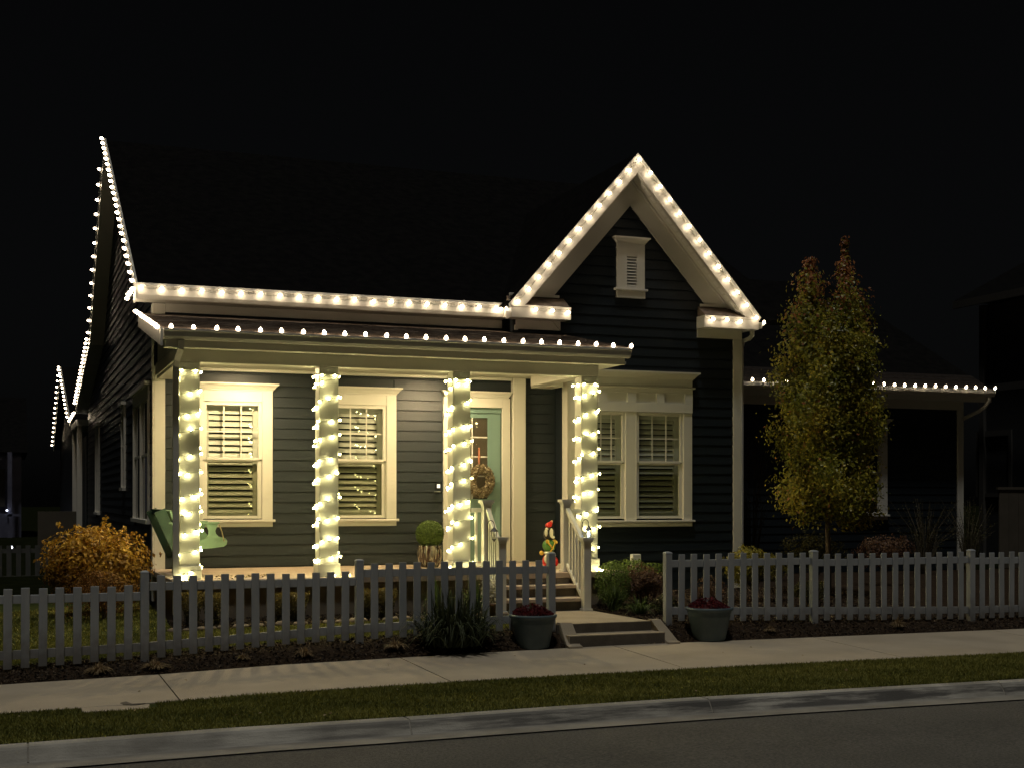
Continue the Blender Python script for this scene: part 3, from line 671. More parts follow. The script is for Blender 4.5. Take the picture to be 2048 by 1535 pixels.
w = window(WY, W1['x0'], W1['x1'], 2.798, 3.581, 1.822, 3.925, 1.885, 3.59, 2.765, muntin_x=(3.06, 3.32), muntin_z=3.19)
sill(w, WY, 2.58, 3.80, 1.822, 1.728)
w = window(WY, W2['x0'], W2['x1'], 4.781, 5.565, 1.822, 3.925, 1.885, 3.59, 2.760, muntin_x=(5.04, 5.30), muntin_z=3.19)
sill(w, WY, 4.563, 5.783, 1.822, 1.728)
# paired window in the gable bay
w = window(GY, 8.72, 10.0, 8.92+0.06, 9.55, 1.786, 4.29, 1.857, 3.553, 2.765, name='window', crown_=False, muntin_x=(9.17, 9.36), muntin_z=3.17, casing=False)
w2 = window(GY, 9.8, 10.86, 9.865, 10.64, 1.786, 4.29, 1.857, 3.553, 2.765, name='window', crown_=False, muntin_x=(10.12, 10.38), muntin_z=3.17, casing=False)
m = MB()
m.box(8.704, 8.925, GY-0.045, GY+0.016, 1.80, 3.61, 0.004); m.box(9.606, 9.809, GY-0.045, GY+0.016, 1.80, 3.61, 0.004); m.box(10.696, 10.861, GY-0.045, GY+0.016, 1.80, 3.61, 0.004)
m.box(8.704, 10.861, GY-0.030, GY+0.016, 3.611, 4.01)
wc = hp(m, 'window_surround', M['trim'])
fr = MB(); fr.box(8.704, 10.861, GY-0.062, GY-0.031, 3.611, 3.765, 0.003); fr.box(8.704, 10.861, GY-0.062, GY-0.031, 3.935, 4.01, 0.003)
xs = [8.704, 8.76, 9.10, 9.265, 9.633, 9.791, 10.184, 10.326, 10.717, 10.861]
for a, b in ((8.704, 8.76), (9.10, 9.265), (9.633, 9.791), (10.184, 10.326), (10.717, 10.861)): fr.box(a, b, GY-0.062, GY-0.031, 3.766, 3.934)
sub(fr, 'panel_frame', M['trim'], wc)
m = MB(); m.box(8.70, 10.905, GY-0.085, GY, 4.012, 4.042, 0.005); sub(m, 'ledge', M['trim'], wc)
m = MB(); m.box(8.704, 10.861, GY-0.055, GY, 4.043, 4.16, 0.003); sub(m, 'header', M['trim'], wc)
m = MB(); crown(m, 8.78, 10.861, GY, 4.161, 4.290, 0.105); sub(m, 'crown', M['trim'], wc)
m = MB(); m.box(8.70, 10.905, GY-0.085, GY+0.0, 1.765, 1.799, 0.006); sub(m, 'sill', M['trim'], wc)
m = MB(); m.box(8.704, 10.861, GY-0.05, GY+0.0, 1.690, 1.764, 0.004); sub(m, 'apron', M['trim'], wc)
# side-wall windows (dim, dark glass)
def side_window(y0, y1, z0, z1, double=True):
    x = 2.02; m = MB(); w_ = 0.10
    m.box(x-0.04, x+0.02, y0, y0+w_, z0, z1); m.box(x-0.04, x+0.02, y1-w_, y1, z0, z1); m.box(x-0.04, x+0.02, y0+w_, y1-w_, z1-0.2, z1); m.box(x-0.07, x+0.02, y0-0.03, y1+0.03, z0-0.03, z0+0.03)
    m.box(x-0.09, x+0.02, y0-0.06, y1+0.06, z1, z1+0.06)
    if double: m.box(x-0.04, x+0.02, (y0+y1)/2-0.07, (y0+y1)/2+0.07, z0+0.03, z1-0.2)
    wn = hp(m, 'side_window', M['trim'])
    s = MB(); cells = [(y0+w_, (y0+y1)/2-0.07), ((y0+y1)/2+0.07, y1-w_)] if double else [(y0+w_, y1-w_)]
    for a, b in cells:
        zm = (z0+z1)/2
        s.box(x-0.02, x+0.015, a, a+0.04, z0+0.03, z1-0.2); s.box(x-0.02, x+0.015, b-0.04, b, z0+0.03, z1-0.2); s.box(x-0.02, x+0.015, a+0.04, b-0.04, zm-0.02, zm+0.02)
        g = MB(); g.add([(x+0.0,a+0.04,z0+0.03),(x+0.0,b-0.04,z0+0.03),(x+0.0,b-0.04,z1-0.2),(x+0.0,a+0.04,z1-0.2)], [(0,3,2,1)]); sub(g, 'pane', M['glass'], wn)
        g = MB(); g.box(x+0.006, x+0.02, a, b, z0+0.02, z1-0.2); sub(g, 'room_backing', M['inside'], wn)
    sub(s, 'sash', M['trim'], wn)
for a, b, c, d in SWIN: side_window(a+0.03, b-0.03, c+0.04, d-0.04, b-a > 1.2)
# -- door
m = MB(); m.box(6.575, 6.74, WY-0.045, WY+0.016, 1.105, 3.81, 0.004); m.box(7.60, 7.735, WY-0.045, WY+0.016, 1.105, 3.81, 0.004); m.box(6.741, 7.599, WY-0.045, WY+0.016, 3.655, 3.81, 0.003)
dc = hp(m, 'door_casing', M['trim'])
m = MB(); crown(m, 6.60, 7.70, WY, 3.812, 3.915, 0.055); sub(m, 'crown', M['trim'], dc)
door = MB(); DY = WY+0.05
door.box(6.745, 6.96, DY, DY+0.045, 1.13, 3.57); door.box(7.39, 7.597, DY, DY+0.045, 1.13, 3.57)
door.box(6.96, 7.39, DY, DY+0.045, 3.49, 3.57); door.box(6.96, 7.39, DY, DY+0.045, 1.13, 1.30); door.box(6.96, 7.39, DY, DY+0.045, 2.0, 2.16)
door.box(6.96, 7.39, DY+0.014, DY+0.04, 1.30, 2.0)
d = hp(door, 'door', M['teal'])
m = MB(); m.box(6.741, 7.599, WY+0.02, WY+0.1, 3.572, 3.654); sub(m, 'transom_bar', M['teal'], d)
for a, b, c, e_ in ((6.96, 6.985, 2.16, 3.49), (7.365, 7.39, 2.16, 3.49)): m = MB(); m.box(a, b, DY-0.01, DY-0.001, c, e_); sub(m, 'glazing_bead', M['teal'], d)
m = MB(); m.add([(6.96,DY+0.02,2.16),(7.39,DY+0.02,2.16),(7.39,DY+0.02,3.49),(6.96,DY+0.02,3.49)], [(0,1,2,3)]); sub(m, 'pane', M['glass'], d)
for z in (3.17, 2.85, 2.53): m = MB(); m.box(6.985, 7.365, DY-0.004, DY+0.008, z-0.011, z+0.011); sub(m, 'muntin', M['trim'], d)
for x in (7.10, 7.24): 
    if x < 7.2: m = MB(); m.box(x-0.011, x+0.011, DY-0.003, DY+0.007, 2.16, 3.49); sub(m, 'muntin', M['trim'], d)
m = MB(); z = 2.18
while z < 3.48: m.add([(6.97,DY+0.06,z),(7.38,DY+0.06,z),(7.38,DY+0.045,z+0.012),(6.97,DY+0.045,z+0.012)], [(0,1,2,3)]); z += 0.0155
o = sub(m, 'mini_blind', mat('blind_slats', (0.62, 0.52, 0.44), 0.6), d)
m = MB(); m.box(6.9, 7.45, DY+0.09, DY+0.1, 2.1, 3.55); sub(m, 'room_backing', mat('door_room', (0.10, 0.06, 0.05), 0.9), d)
m = MB(); m.tube([(6.80,DY-0.002,2.05),(6.80,DY-0.06,2.05),(6.80,DY-0.06,2.0),(6.88,DY-0.06,1.99)], 0.012, 6); sub(m, 'handle', M['black'], d)
tbox('door_sill', 6.742, 7.598, WY-0.03, WY+0.12, 1.101, 1.128, mt='porchconc')
tbox('skirting_board', 7.99, 8.553, WY-0.02, WY+0.0, 1.101, 1.114)
# -- recessed porch ceiling lamps
def can(x, y):
    m = MB(); m.lathe([(0.085, 0.0), (0.085, -0.006), (0.07, -0.008)], x, y, 4.151, 20); o = hp(m, 'ceiling_lamp', M['trim'])
    m = MB(); m.lathe([(0.055, -0.001), (0.055, -0.004)], x, y, 4.1415, 16); sub(m, 'lens', M['can'], o)
can(3.35, 19.45); can(6.45, 19.45)

# -- right wing
WGY = 23.4
m = MB(); m.box(11.95, 19.40, WGY+0.016, WGY+0.15, 0.3, 4.1); hp(m, 'wing_wall', M['siding'])
m = MB(); z = 0.62
while z < 4.08:
    for a, b in (((11.9, 16.37), (17.47, 19.32)) if 1.62 < z < 3.8 else ((11.9, 19.32),)):
        zt = min(z+EXP+0.02, 4.09); m.add([(a,WGY-0.010,z),(b,WGY-0.010,z),(b,WGY+0.012,z),(a,WGY+0.012,z),(a,WGY+0.004,zt),(b,WGY+0.004,zt),(b,WGY+0.014,zt),(a,WGY+0.014,zt)],
            [(0,3,2,1),(4,5,6,7),(0,1,5,4),(1,2,6,5),(2,3,7,6),(3,0,4,7)])
    z += EXP
o = hp(m, 'wing_siding', M['siding']); o['kind'] = 'stuff'
tbox('corner_board', 19.325, 19.49, WGY-0.03, WGY+0.02, 0.6, 4.085)
tbox('frieze_board', 11.9, 19.49, WGY-0.03, WGY+0.02, 4.088, 4.27)
tbox('wing_fascia', 11.9, 19.92, 23.0, 23.03, 4.24, 4.44)
tbox('wing_soffit', 11.9, 19.90, 23.032, WGY+0.02, 4.272, 4.29, mt='soffit', ch=0)
m = MB(); m.prism([(22.998,4.49),(22.998,4.36),(22.92,4.36),(22.88,4.42),(22.875,4.49)], 11.9, 19.93, 'x'); hp(m, 'gutter', M['gutter'])
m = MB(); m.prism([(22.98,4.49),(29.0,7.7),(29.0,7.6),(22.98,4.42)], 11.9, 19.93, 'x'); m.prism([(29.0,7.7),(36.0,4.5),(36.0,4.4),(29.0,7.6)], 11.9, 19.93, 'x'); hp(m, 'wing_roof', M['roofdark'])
m = MB(); y = 22.97  # pale eave strip standing for the bulbs' glow on the wing roof
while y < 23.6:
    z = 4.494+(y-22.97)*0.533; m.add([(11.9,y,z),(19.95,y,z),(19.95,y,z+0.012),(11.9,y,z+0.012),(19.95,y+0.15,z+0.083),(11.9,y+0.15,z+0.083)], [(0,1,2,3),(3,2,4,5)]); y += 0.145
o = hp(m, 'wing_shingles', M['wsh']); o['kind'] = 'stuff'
m = MB(); m.tube([(19.80,22.95,4.37),(19.80,22.95,4.27),(19.75,23.0,4.15),(19.68,23.1,4.06),(19.45,23.34,3.90)], 0.045, 8); hp(m, 'downspout', M['gutter'], smooth=True)
w = window(WGY, 16.36, 17.48, 16.58, 17.26, 1.80, 3.85, 1.86, 3.52, 2.70)
sill(w, WGY, 16.36, 17.48, 1.80, 1.71)

# -- railings
def post(x0, x1, y, z0, z1, cap=0.03, name='newel_post'):
    w_ = x1-x0; m = MB(); m.box(x0, x1, y, y+w_, z0+0.03, z1-0.10, 0.006); p_ = hp(m, name, M['trim'])
    m = MB()
    for i in range(4):
        a = z1-0.10+0.02*i; o_ = cap*(i/3)**2; m.prism([(x0-o_, y-o_), (x1+o_, y-o_), (x1+o_, y+w_+o_), (x0-o_, y+w_+o_)], a+0.0005, a+0.02, 'z')
    m.prism([(x0-cap, y-cap), (x1+cap, y-cap), (x1+cap, y+w_+cap), (x0-cap, y+w_+cap)], z1-0.0195, z1, 'z')
    sub(m, 'cap', M['trim'], p_)
    m = MB(); m.box(x0-0.015, x1+0.015, y-0.015, y+w_+0.015, z0, z0+0.03, 0.004); sub(m, 'base', M['trim'], p_)
    return p_
post(7.465, 7.575, 16.75, 0.60, 1.62); post(7.515, 7.635, 17.6, 1.10, 2.15)
post(6.200, 6.310, 16.75, 0.60, 1.64); post(6.285, 6.405, 17.6, 1.10, 2.14)
def rail(p, q, n, lean=0.0):
    m = MB(); m.bar(p, q, 0.055, 0.06); hp(m, 'handrail', M['trim'])
    off = 0.80
    p2 = (p[0], p[1], p[2]-off); q2 = (q[0], q[1], q[2]-off)
    m = MB(); m.bar(p2, q2, 0.045, 0.05); hp(m, 'bottom_rail', M['trim'])
    for i in range(1, n+1):
        t = i/(n+1); x = p[0]+(q[0]-p[0])*t; y = p[1]+(q[1]-p[1])*t; zt = p[2]+(q[2]-p[2])*t
        m = MB(); m.box(x-0.017, x+0.017, y-0.017, y+0.017, zt-off+0.02, zt-0.03); hp(m, 'baluster', M['trim'])
rail((7.535, 16.87, 1.50), (7.575, 17.595, 2.0), 5)
rail((6.255, 16.87, 1.52), (6.345, 17.595, 2.0), 5)
def flat_rail(x0, x1, y, z):
    m = MB(); m.box(x0, x1, y-0.028, y+0.028, z-0.03, z+0.03, 0.006); hp(m, 'handrail', M['trim'])
    m = MB(); m.box(x0, x1, y-0.022, y+0.022, 1.20, 1.245); hp(m, 'bottom_rail', M['trim'])
    n = max(1, int((x1-x0)/0.11))
    for i in range(n):
        x = x0+(x1-x0)*(i+0.5)/n; m = MB(); m.box(x-0.017, x+0.017, y-0.017, y+0.017, 1.246, z-0.031); hp(m, 'baluster', M['trim'])
flat_rail(6.11, 6.283, 17.68, 2.0); flat_rail(7.637, 7.82, 17.68, 1.98)
# -- house light and bell beside the door
m = MB(); m.box(6.445, 6.515, WY-0.05, WY-0.012, 2.32, 2.42, 0.006); b_ = hp(m, 'wall_box', M['black'])
m = MB(); m.box(6.462, 6.512, WY-0.056, WY-0.0505, 2.335, 2.395); sub(m, 'lens', emit('bell_face', (1, 0.97, 0.9), 0.7), b_)
m = MB(); m.lathe([(0.05, 0), (0.06, 0.006), (0.03, 0.012)], 6.46, WY-0.07, 2.265, 14); hp(m, 'wall_bracket', M['gutter'])
# far garage behind the house with its own lit gable
m = MB(); m.box(1.95, 9.0, 42.6, 58.0, 0.3, 4.35); m.prism([(42.6,4.35),(58.2,4.2),(50.2,6.7)], 1.95, 9.0, 'x'); hp(m, 'garage_wing', M['siding'])
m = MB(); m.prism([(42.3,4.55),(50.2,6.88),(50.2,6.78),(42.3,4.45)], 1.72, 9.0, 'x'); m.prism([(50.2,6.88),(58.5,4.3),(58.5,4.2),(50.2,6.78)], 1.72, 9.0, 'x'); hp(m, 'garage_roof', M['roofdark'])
for y0,z0,y1,z1 in ((42.3,4.6,50.2,6.9),(50.2,6.9,58.5,4.35)): rake(y0,z0,y1,z1,1.70,1.718,0.22)
m = MB(); m.box(1.98, 8.0, 38.4, 42.5, 0.3, 3.9); hp(m, 'breezeway', M['siding'])
m = MB(); m.box(1.74, 8.0, 38.85, 42.25, 4.2, 4.38); hp(m, 'breezeway_roof', M['gutter'])
for y in (39.0, 41.8): m = MB(); m.box(1.76, 1.9, y, y+0.14, 0.5, 4.2); hp(m, 'breezeway_post', M['trim'])

# ================================================================ STRINGS OF LIGHTS
def bulb_mesh(name, r, length, mt, seg=7):
    prof = [(r*0.45, 0.0), (r*0.95, length*0.22), (r, length*0.42), (r*0.72, length*0.72), (r*0.2, length*0.97)]
    m = MB(); m.lathe(prof, 0, 0, 0, seg); me = bpy.data.meshes.new(name)
    me.from_pydata(m.v, [], m.f); me.materials.append(mt); me.shade_smooth(); return me
def sock_mesh(name, r, length, mt):
    m = MB(); m.lathe([(r, -length), (r, 0)], 0, 0, 0, 6); me = bpy.data.meshes.new(name); me.from_pydata(m.v, [], m.f); me.materials.append(mt); return me
C9 = bulb_mesh('c9_bulb', 0.027, 0.066, M['c9']); C9S = sock_mesh('c9_socket', 0.013, 0.03, M['wire'])
MINI = bulb_mesh('mini_bulb', 0.0165, 0.034, M['mini'], 6); MINIS = sock_mesh('mini_socket', 0.0155, 0.022, M['gwire'])
def string(name, label, pts, dirs, mesh, sock=None, wire_r=0.0055, wire=None, jit=0.004, cat='string lights', group=None, sag=0.022):
    """pts: bulb base points; dirs: direction each bulb points; one thing: wire + bulbs"""
    root = empty(name, tuple(pts[0]), label, cat, group)
    m = MB(); path = []
    for i, p in enumerate(pts):
        path.append(Vector(p))
        if i < len(pts)-1:
            q = (Vector(p)+Vector(pts[i+1]))/2; q.z -= sag*random.uniform(0.3, 1.2); path.append(q)
    if len(path) > 1: m.tube(path, wire_r, 4); part(m, 'wire', wire or M['wire'], root)
    base = Vector(pts[0])
    for p, d_ in zip(pts, dirs):
        d_ = Vector(d_) + Vector((random.uniform(-.18,.18), random.uniform(-.18,.18), random.uniform(-.18,.18))); d_.normalize()
        rot = d_.to_track_quat('Z', 'Y').to_euler()
        o = bpy.data.objects.new('bulb', mesh); COL.objects.link(o); o.parent = root
        o.location = Vector(p)-base+Vector((random.uniform(-jit,jit), random.uniform(-jit,jit), random.uniform(-jit,jit))); o.rotation_euler = rot
        if sock is not None:
            s_ = bpy.data.objects.new('socket', sock); COL.objects.link(s_); s_.parent = o
    return root
def line(p, q, n=None, step=0.29, ends=True):
    p = Vector(p); q = Vector(q); n = n or max(2, int(round((q-p).length/step))+1)
    return [p+(q-p)*i/(n-1) for i in range(n)]
def run(name, label, segs, d_, **k):
    pts = []; dirs = []
    for (p, q, n) in segs:
        l = line(p, q, n); pts += l; dirs += [d_]*len(l)
    return string(name, label, pts, dirs, C9, C9S, **k)
G = 'roofline light strings'
down = (0, -0.95, -0.35)
run('light_string', 'warm bulb string along the white main eave above the porch roof', [((1.80,20.02,5.265),(7.36,20.02,5.245),20)], down, group=G)
run('light_string', 'warm bulb string along the lower porch roof gutter', [((1.93,17.30,4.335),(8.46,17.30,4.352),24)], (0,-0.25,1), group=G)
run('light_string', 'crowded warm bulbs on the sloping left edge of the porch roof', [((1.79,17.40,4.36),(1.79,20.5,4.965),13)], (-1,0,0.25), group=G)
run('light_string', 'warm bulbs on the left slope of the front gable', [((7.56,19.56,5.30),(9.70,19.56,7.76),13)], (0,-1,-0.3), group=G)
run('light_string', 'warm bulbs on the right slope of the front gable', [((9.90,19.56,7.55),(11.93,19.56,5.25),12)], (0,-1,-0.3), group=G)
run('light_string', 'three warm bulbs on the left cornice return of the front gable', [((7.86,19.56,5.19),(8.43,19.56,5.17),3)], down, group=G)
run('light_string', 'three warm bulbs on the right cornice return of the front gable', [((11.08,19.56,5.19),(11.62,19.56,5.18),3)], down, group=G)
string('light_string', 'single warm bulb on a bent wire at the right foot of the front gable', [(12.10,19.7,5.12),(12.17,19.7,5.17)], [(0.5,0,1),(0.2,0,1)][:2], C9, C9S, group=G)
run('light_string', 'two bright bulbs in the inner corner where eave meets gable', [((7.42,19.98,5.23),(7.49,19.86,5.24),2)], down, group=G)
run('light_string', 'warm bulbs on the front rake of the tall left gable', [((1.70,20.1,5.36),(1.70,26.9,9.18),23)], (-1,-0.2,0.25), group=G)
run('light_string', 'warm bulbs on the rear rake of the tall left gable', [((1.70,27.6,8.74),(1.70,31.76,5.96),13),((1.70,32.3,5.86),(1.70,38.6,4.80),19)], (-1,0.1,0.2), group=G)
run('light_string', 'small cluster of bulbs on the left end of the main eave', [((1.71,20.10,5.24),(1.70,20.95,5.22),4)], (-1,0,0.1), group=G)
run('light_string', 'packed bulbs on the flat link between house and garage', [((1.70,38.9,4.56),(1.70,42.2,4.5),9)], (-1,0,0.1), group=G)
run('light_string', 'warm bulbs on the near slope of the far garage gable', [((1.66,42.6,4.65),(1.66,50.0,6.86),14)], (-1,0,0.2), group=G)
run('light_string', 'warm bulbs on the far slope of the far garage gable', [((1.66,50.5,6.80),(1.66,58.3,4.36),16)], (-1,0,0.2), group=G)
run('light_string', 'warm bulb string along the eave of the right wing behind the tree', [((13.86,22.86,4.50),(19.9,22.86,4.51),24)], (0,-0.3,1), group=G)

# spirals of small bulbs on the four columns
CL = ['small yellowish bulbs spiralled round the leftmost porch column', 'small yellowish bulbs spiralled round the second porch column from the left',
      'small yellowish bulbs spiralled round the porch column left of the steps', 'small yellowish bulbs spiralled round the porch column right of the steps']
def spiral(ci):
    a, b = CX[ci]; y0, y1 = 17.64, 17.92; o_ = 0.018
    ring = [(a-o_, y0-o_), (b+o_, y0-o_), (b+o_, y1+o_), (a-o_, y1+o_)]
    L = [b-a+2*o_, y1-y0+2*o_]*2; per = sum(L)
    def at(s_):
        s_ %= per; k = 0
        while s_ > L[k]: s_ -= L[k]; k += 1
        p, q = ring[k], ring[(k+1) % 4]; t = s_/L[k]
        nrm = [(0,-1,0), (1,0,0), (0,1,0), (-1,0,0)][k]
        return (p[0]+(q[0]-p[0])*t, p[1]+(q[1]-p[1])*t), nrm
    pitch = 0.262+0.008*ci; total = 3.83-1.16; turns = total/pitch; Ltot = turns*per
    step = 0.155; n = int(Ltot/step); pts = []; dirs = []; wp = []
    ph = random.uniform(0, per)
    # wire goes round: front side climbs to the right
    for i in range(int(Ltot/0.04)):
        s_ = i*0.04; (x, y), _ = at(s_+ph); z = 1.16+total*s_/Ltot + 0.022*math.sin(s_*2.3+ci)+0.02*math.sin(s_*0.83+ci*2)
        wp.append((x, y, z))
    for i in range(n):
        s_ = i*step+random.uniform(-0.055, 0.055); (x, y), nr = at(s_+ph); z = 1.16+total*s_/Ltot+0.022*math.sin(s_*2.3+ci)+0.02*math.sin(s_*0.83+ci*2)+random.uniform(-0.014, 0.006)
        pts.append((x-nr[0]*0.004, y-nr[1]*0.004, min(z, 3.85))); dirs.append((nr[0]*0.55+random.uniform(-.25,.25)*abs(nr[1]), nr[1]*0.55+random.uniform(-.25,.25)*abs(nr[0]), random.choice([-1.0, -1.0, -0.9, 0.9])))
    # a level ring at the top and a few at the foot
    for q in range(7):
        (x, y), nr = at(per*q/7+0.05); pts.append((x, y, 3.845)); dirs.append((nr[0]*0.25, nr[1]*0.25, -1)); wp.append((x, y, 3.845))
    root = empty('light_spiral', (a, y0, 1.1), CL[ci], 'string lights', 'light spirals on the porch columns')
    m = MB(); m.tube(wp, 0.003, 4); part(m, 'wire', M['gwire'], root)
    for k in range(4):
        x = random.uniform(a-0.12, b+0.16); pts.append((x, 17.56, 1.115)); dirs.append((random.uniform(-1, 1), -0.5, 0.2))
    base = Vector(root.location)
    for p, d_ in zip(pts, dirs):
        o = bpy.data.objects.new('bulb', MINI); COL.objects.link(o); o.parent = root; o.location = Vector(p)-base
        o.rotation_euler = Vector(d_).normalized().to_track_quat('Z', 'Y').to_euler()
        s2 = bpy.data.objects.new('socket', MINIS); COL.objects.link(s2); s2.parent = o
for i in range(4): spiral(i)

# ================================================================ FENCES
def fence(label, x0, x1, y, top, post_end=True, ztop_post=None, group='picket fence runs', pw=0.09, sp=0.177, th=0.02, start_post=False):
    root = empty('picket_fence', (x0, y, interp(x0, FEN)), label, 'fence', group)
    g = lambda x: interp(x, FEN)
    zb = (g(x0)+g(x1))/2
    rt = top-0.075
    m = MB(); m.box(x0, x1, y, y+0.035, rt-0.092, rt, 0.004); part(m, 'rail', M['fence'], root)
    m = MB()
    a, b = g(x0)+0.20, g(x1)+0.20
    m.add([(x0,y,a-0.095),(x1,y,b-0.095),(x1,y+0.035,b-0.095),(x0,y+0.035,a-0.095),(x0,y,a),(x1,y,b),(x1,y+0.035,b),(x0,y+0.035,a)], [(0,3,2,1),(4,5,6,7),(0,1,5,4),(1,2,6,5),(2,3,7,6),(3,0,4,7)])
    part(m, 'rail', M['fence'], root)
    n = int((x1-x0-0.06)/sp); gap = (x1-x0-n*pw)/(n+1)
    for i in range(n):
        xa = x0+gap+(pw+gap)*i; m = MB(); zb_ = g(xa)+0.025+random.uniform(-0.008, 0.008)
        tilt = random.uniform(-0.007, 0.007)
        m.box(xa, xa+pw, y-th, y-0.001, zb_, top+random.uniform(-0.007, 0.007), 0.004)
        for k_, v_ in enumerate(m.v):
            if v_[2] > zb_+0.3: m.v[k_] = (v_[0]+tilt, v_[1], v_[2])
        part(m, 'picket', M['fence'], root)
    return root
def fpost(x, y, zt, root, w_=0.092):
    zg = interp(x, FEN)-0.05; c = w_/2
    m = MB(); m.box(x-c, x+c, y-c+0.012, y+c+0.012, zg, zt-0.03, 0.006)
    o = part(m, 'post', M['fence'], root)
    m = MB(); prof = [(c*1.02, 0), (c*1.02, 0.012), (c*0.8, 0.024), (c*0.35, 0.031)]
    vs = []; 
    for r, z in prof:
        for a, b in ((-1,-1),(1,-1),(1,1),(-1,1)): vs.append((x+a*r, y+0.012+b*r, zt-0.0305+z))
    fs = [(k*4+i, k*4+(i+1) % 4, k*4+4+(i+1) % 4, k*4+4+i) for k in range(3) for i in range(4)] + [(12,13,14,15)]
    m.add(vs, fs); c_ = m.build('post_cap', M['fence']); c_.parent = o; c_.matrix_parent_inverse = Matrix.Identity(4)
r = fence('lowest grey-white picket fence run, at the left edge before the orange bush', -3.2, 1.36, 15.2, 1.195); fpost(1.406, 15.2, 1.361, r)
fpost(-3.25, 15.2, 1.33, r)
r = fence('picket fence run in front of the two left porch columns', 1.455, 3.82, 15.2, 1.302); fpost(3.866, 15.2, 1.449, r)
r = fence('picket fence run behind the dark strappy plant and left pot', 3.915, 6.285, 15.2, 1.398); fpost(6.325, 15.2, 1.495, r)
r = fence('picket fence run right of the garden steps, behind the right pot', 8.01, 10.125, 15.2, 1.440); fpost(7.96, 15.2, 1.478, r); fpost(10.18, 15.2, 1.466, r)
r = fence('picket fence run in front of the autumn tree trunk', 10.23, 12.76, 15.2, 1.413); fpost(12.81, 15.2, 1.442, r)
r = fence('picket fence run at the far right edge', 12.86, 15.4, 15.2, 1.392); fpost(15.45, 15.2, 1.43, r)
# distant picket fence by the side yard
root = empty('picket_fence', (-2.4, 30, 0.5), 'dim distant picket fence in the side yard at far left', 'fence')
m = MB(); m.box(-3.4, 0.9, 30.0, 30.04, 1.0, 1.09); m.box(-3.4, 0.9, 30.0, 30.04, 0.42, 0.51); part(m, 'rail', M['fence_far'], root)
for i in range(22): m = MB(); m.box(-3.3+i*0.19, -3.2+i*0.19, 29.97, 29.998, 0.3, 1.16); part(m, 'picket', M['fence_far'], root)
# privacy fence at right
root = empty('privacy_fence', (20.9, 23.7, 0.6), 'tall tan privacy fence panel beside the right neighbour house', 'fence')
for i in range(12): m = MB(); x = 20.75+i*0.27; m.box(x, x+0.262, 23.7, 23.73, 0.6, 2.36); part(m, 'board', M['privacy'], root)
m = MB(); m.box(20.7, 24.0, 23.68, 23.75, 2.362, 2.42); part(m, 'cap_rail', M['privacy'], root)

# ================================================================ NEIGHBOURS
nh = empty('neighbour_house', (24, 22, 0.5), 'dark two-storey neighbour house at the right edge', 'house')
m = MB(); m.box(24.3, 34, 16, 28.4, 0.3, 7.3); part(m, 'wall', M['neigh'], nh)
m = MB(); m.box(23.98, 24.05, 15.5, 29.2, 7.30, 7.50); part(m, 'fascia', M['neightrim'], nh)
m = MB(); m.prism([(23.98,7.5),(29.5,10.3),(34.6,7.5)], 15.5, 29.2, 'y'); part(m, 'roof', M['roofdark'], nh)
m = MB(); m.box(24.2, 24.299, 28.25, 28.42, 0.4, 7.3); part(m, 'corner_board', M['neightrim'], nh)
m = MB(); m.box(24.0, 24.06, 24.0, 28.6, 4.95, 5.14); part(m, 'porch_fascia', M['neightrim'], nh)
m = MB()
for b in ((27.27,27.37,2.2,3.95),(28.5,28.6,2.2,3.95)): m.box(24.25, 24.299, b[0], b[1], b[2], b[3])
m.box(24.25, 24.299, 27.37, 28.5, 3.80, 3.95); m.box(24.25, 24.299, 27.37, 28.5, 2.2, 2.3); part(m, 'window', M['neightrim'], nh)
fh = empty('neighbour_house', (-6, 60, 0.5), 'faint bluish house far beyond the side yard at left', 'house')
m = MB(); m.box(-14, 0.45, 60, 70, 0.3, 4.1); part(m, 'wall', M['neighblue'], fh)
m = MB(); m.prism([(59.4,4.1),(65,6.8),(70.6,4.1)], -14.4, 0.7, 'x'); part(m, 'roof', M['roofdark'], fh)
for x in (-3.2, -1.6, -0.1):
    m = MB(); m.box(x, x+0.18, 59.3, 59.45, 0.5, 4.1); part(m, 'porch_post', M['neighblue'], fh)
for x in (-2.7, -1.0): m = MB(); m.box(x, x+0.8, 59.93, 59.99, 1.8, 3.4); part(m, 'window', M['neightrim'], fh)
m = MB(); m.box(-3.2, 0.4, 59.3, 59.4, 1.4, 1.5); part(m, 'railing', M['neighblue'], fh)
m = MB(); m.box(0.62, 1.5, 33.5, 33.6, 0.3, 1.85); o = m.build('garden_screen', M['privacy']); tag(o, 'low brown board screen beside the side yard, left of the orange bush', 'screen')
for nm, p, lb in (('porch_lamp', (-0.12,59.2,1.62), 'tiny bright porch lamp on the far left house'), ('path_lamp', (0.02,34,0.95), 'tiny bright path lamp low at the far left')):
    m = MB(); m.lathe([(0.03,0),(0.05,0.03),(0.03,0.07)], *p, 8); o = m.build(nm, emit(nm+'_glow', (0.8,0.85,1.0), 3)); tag(o, lb, 'lamp')

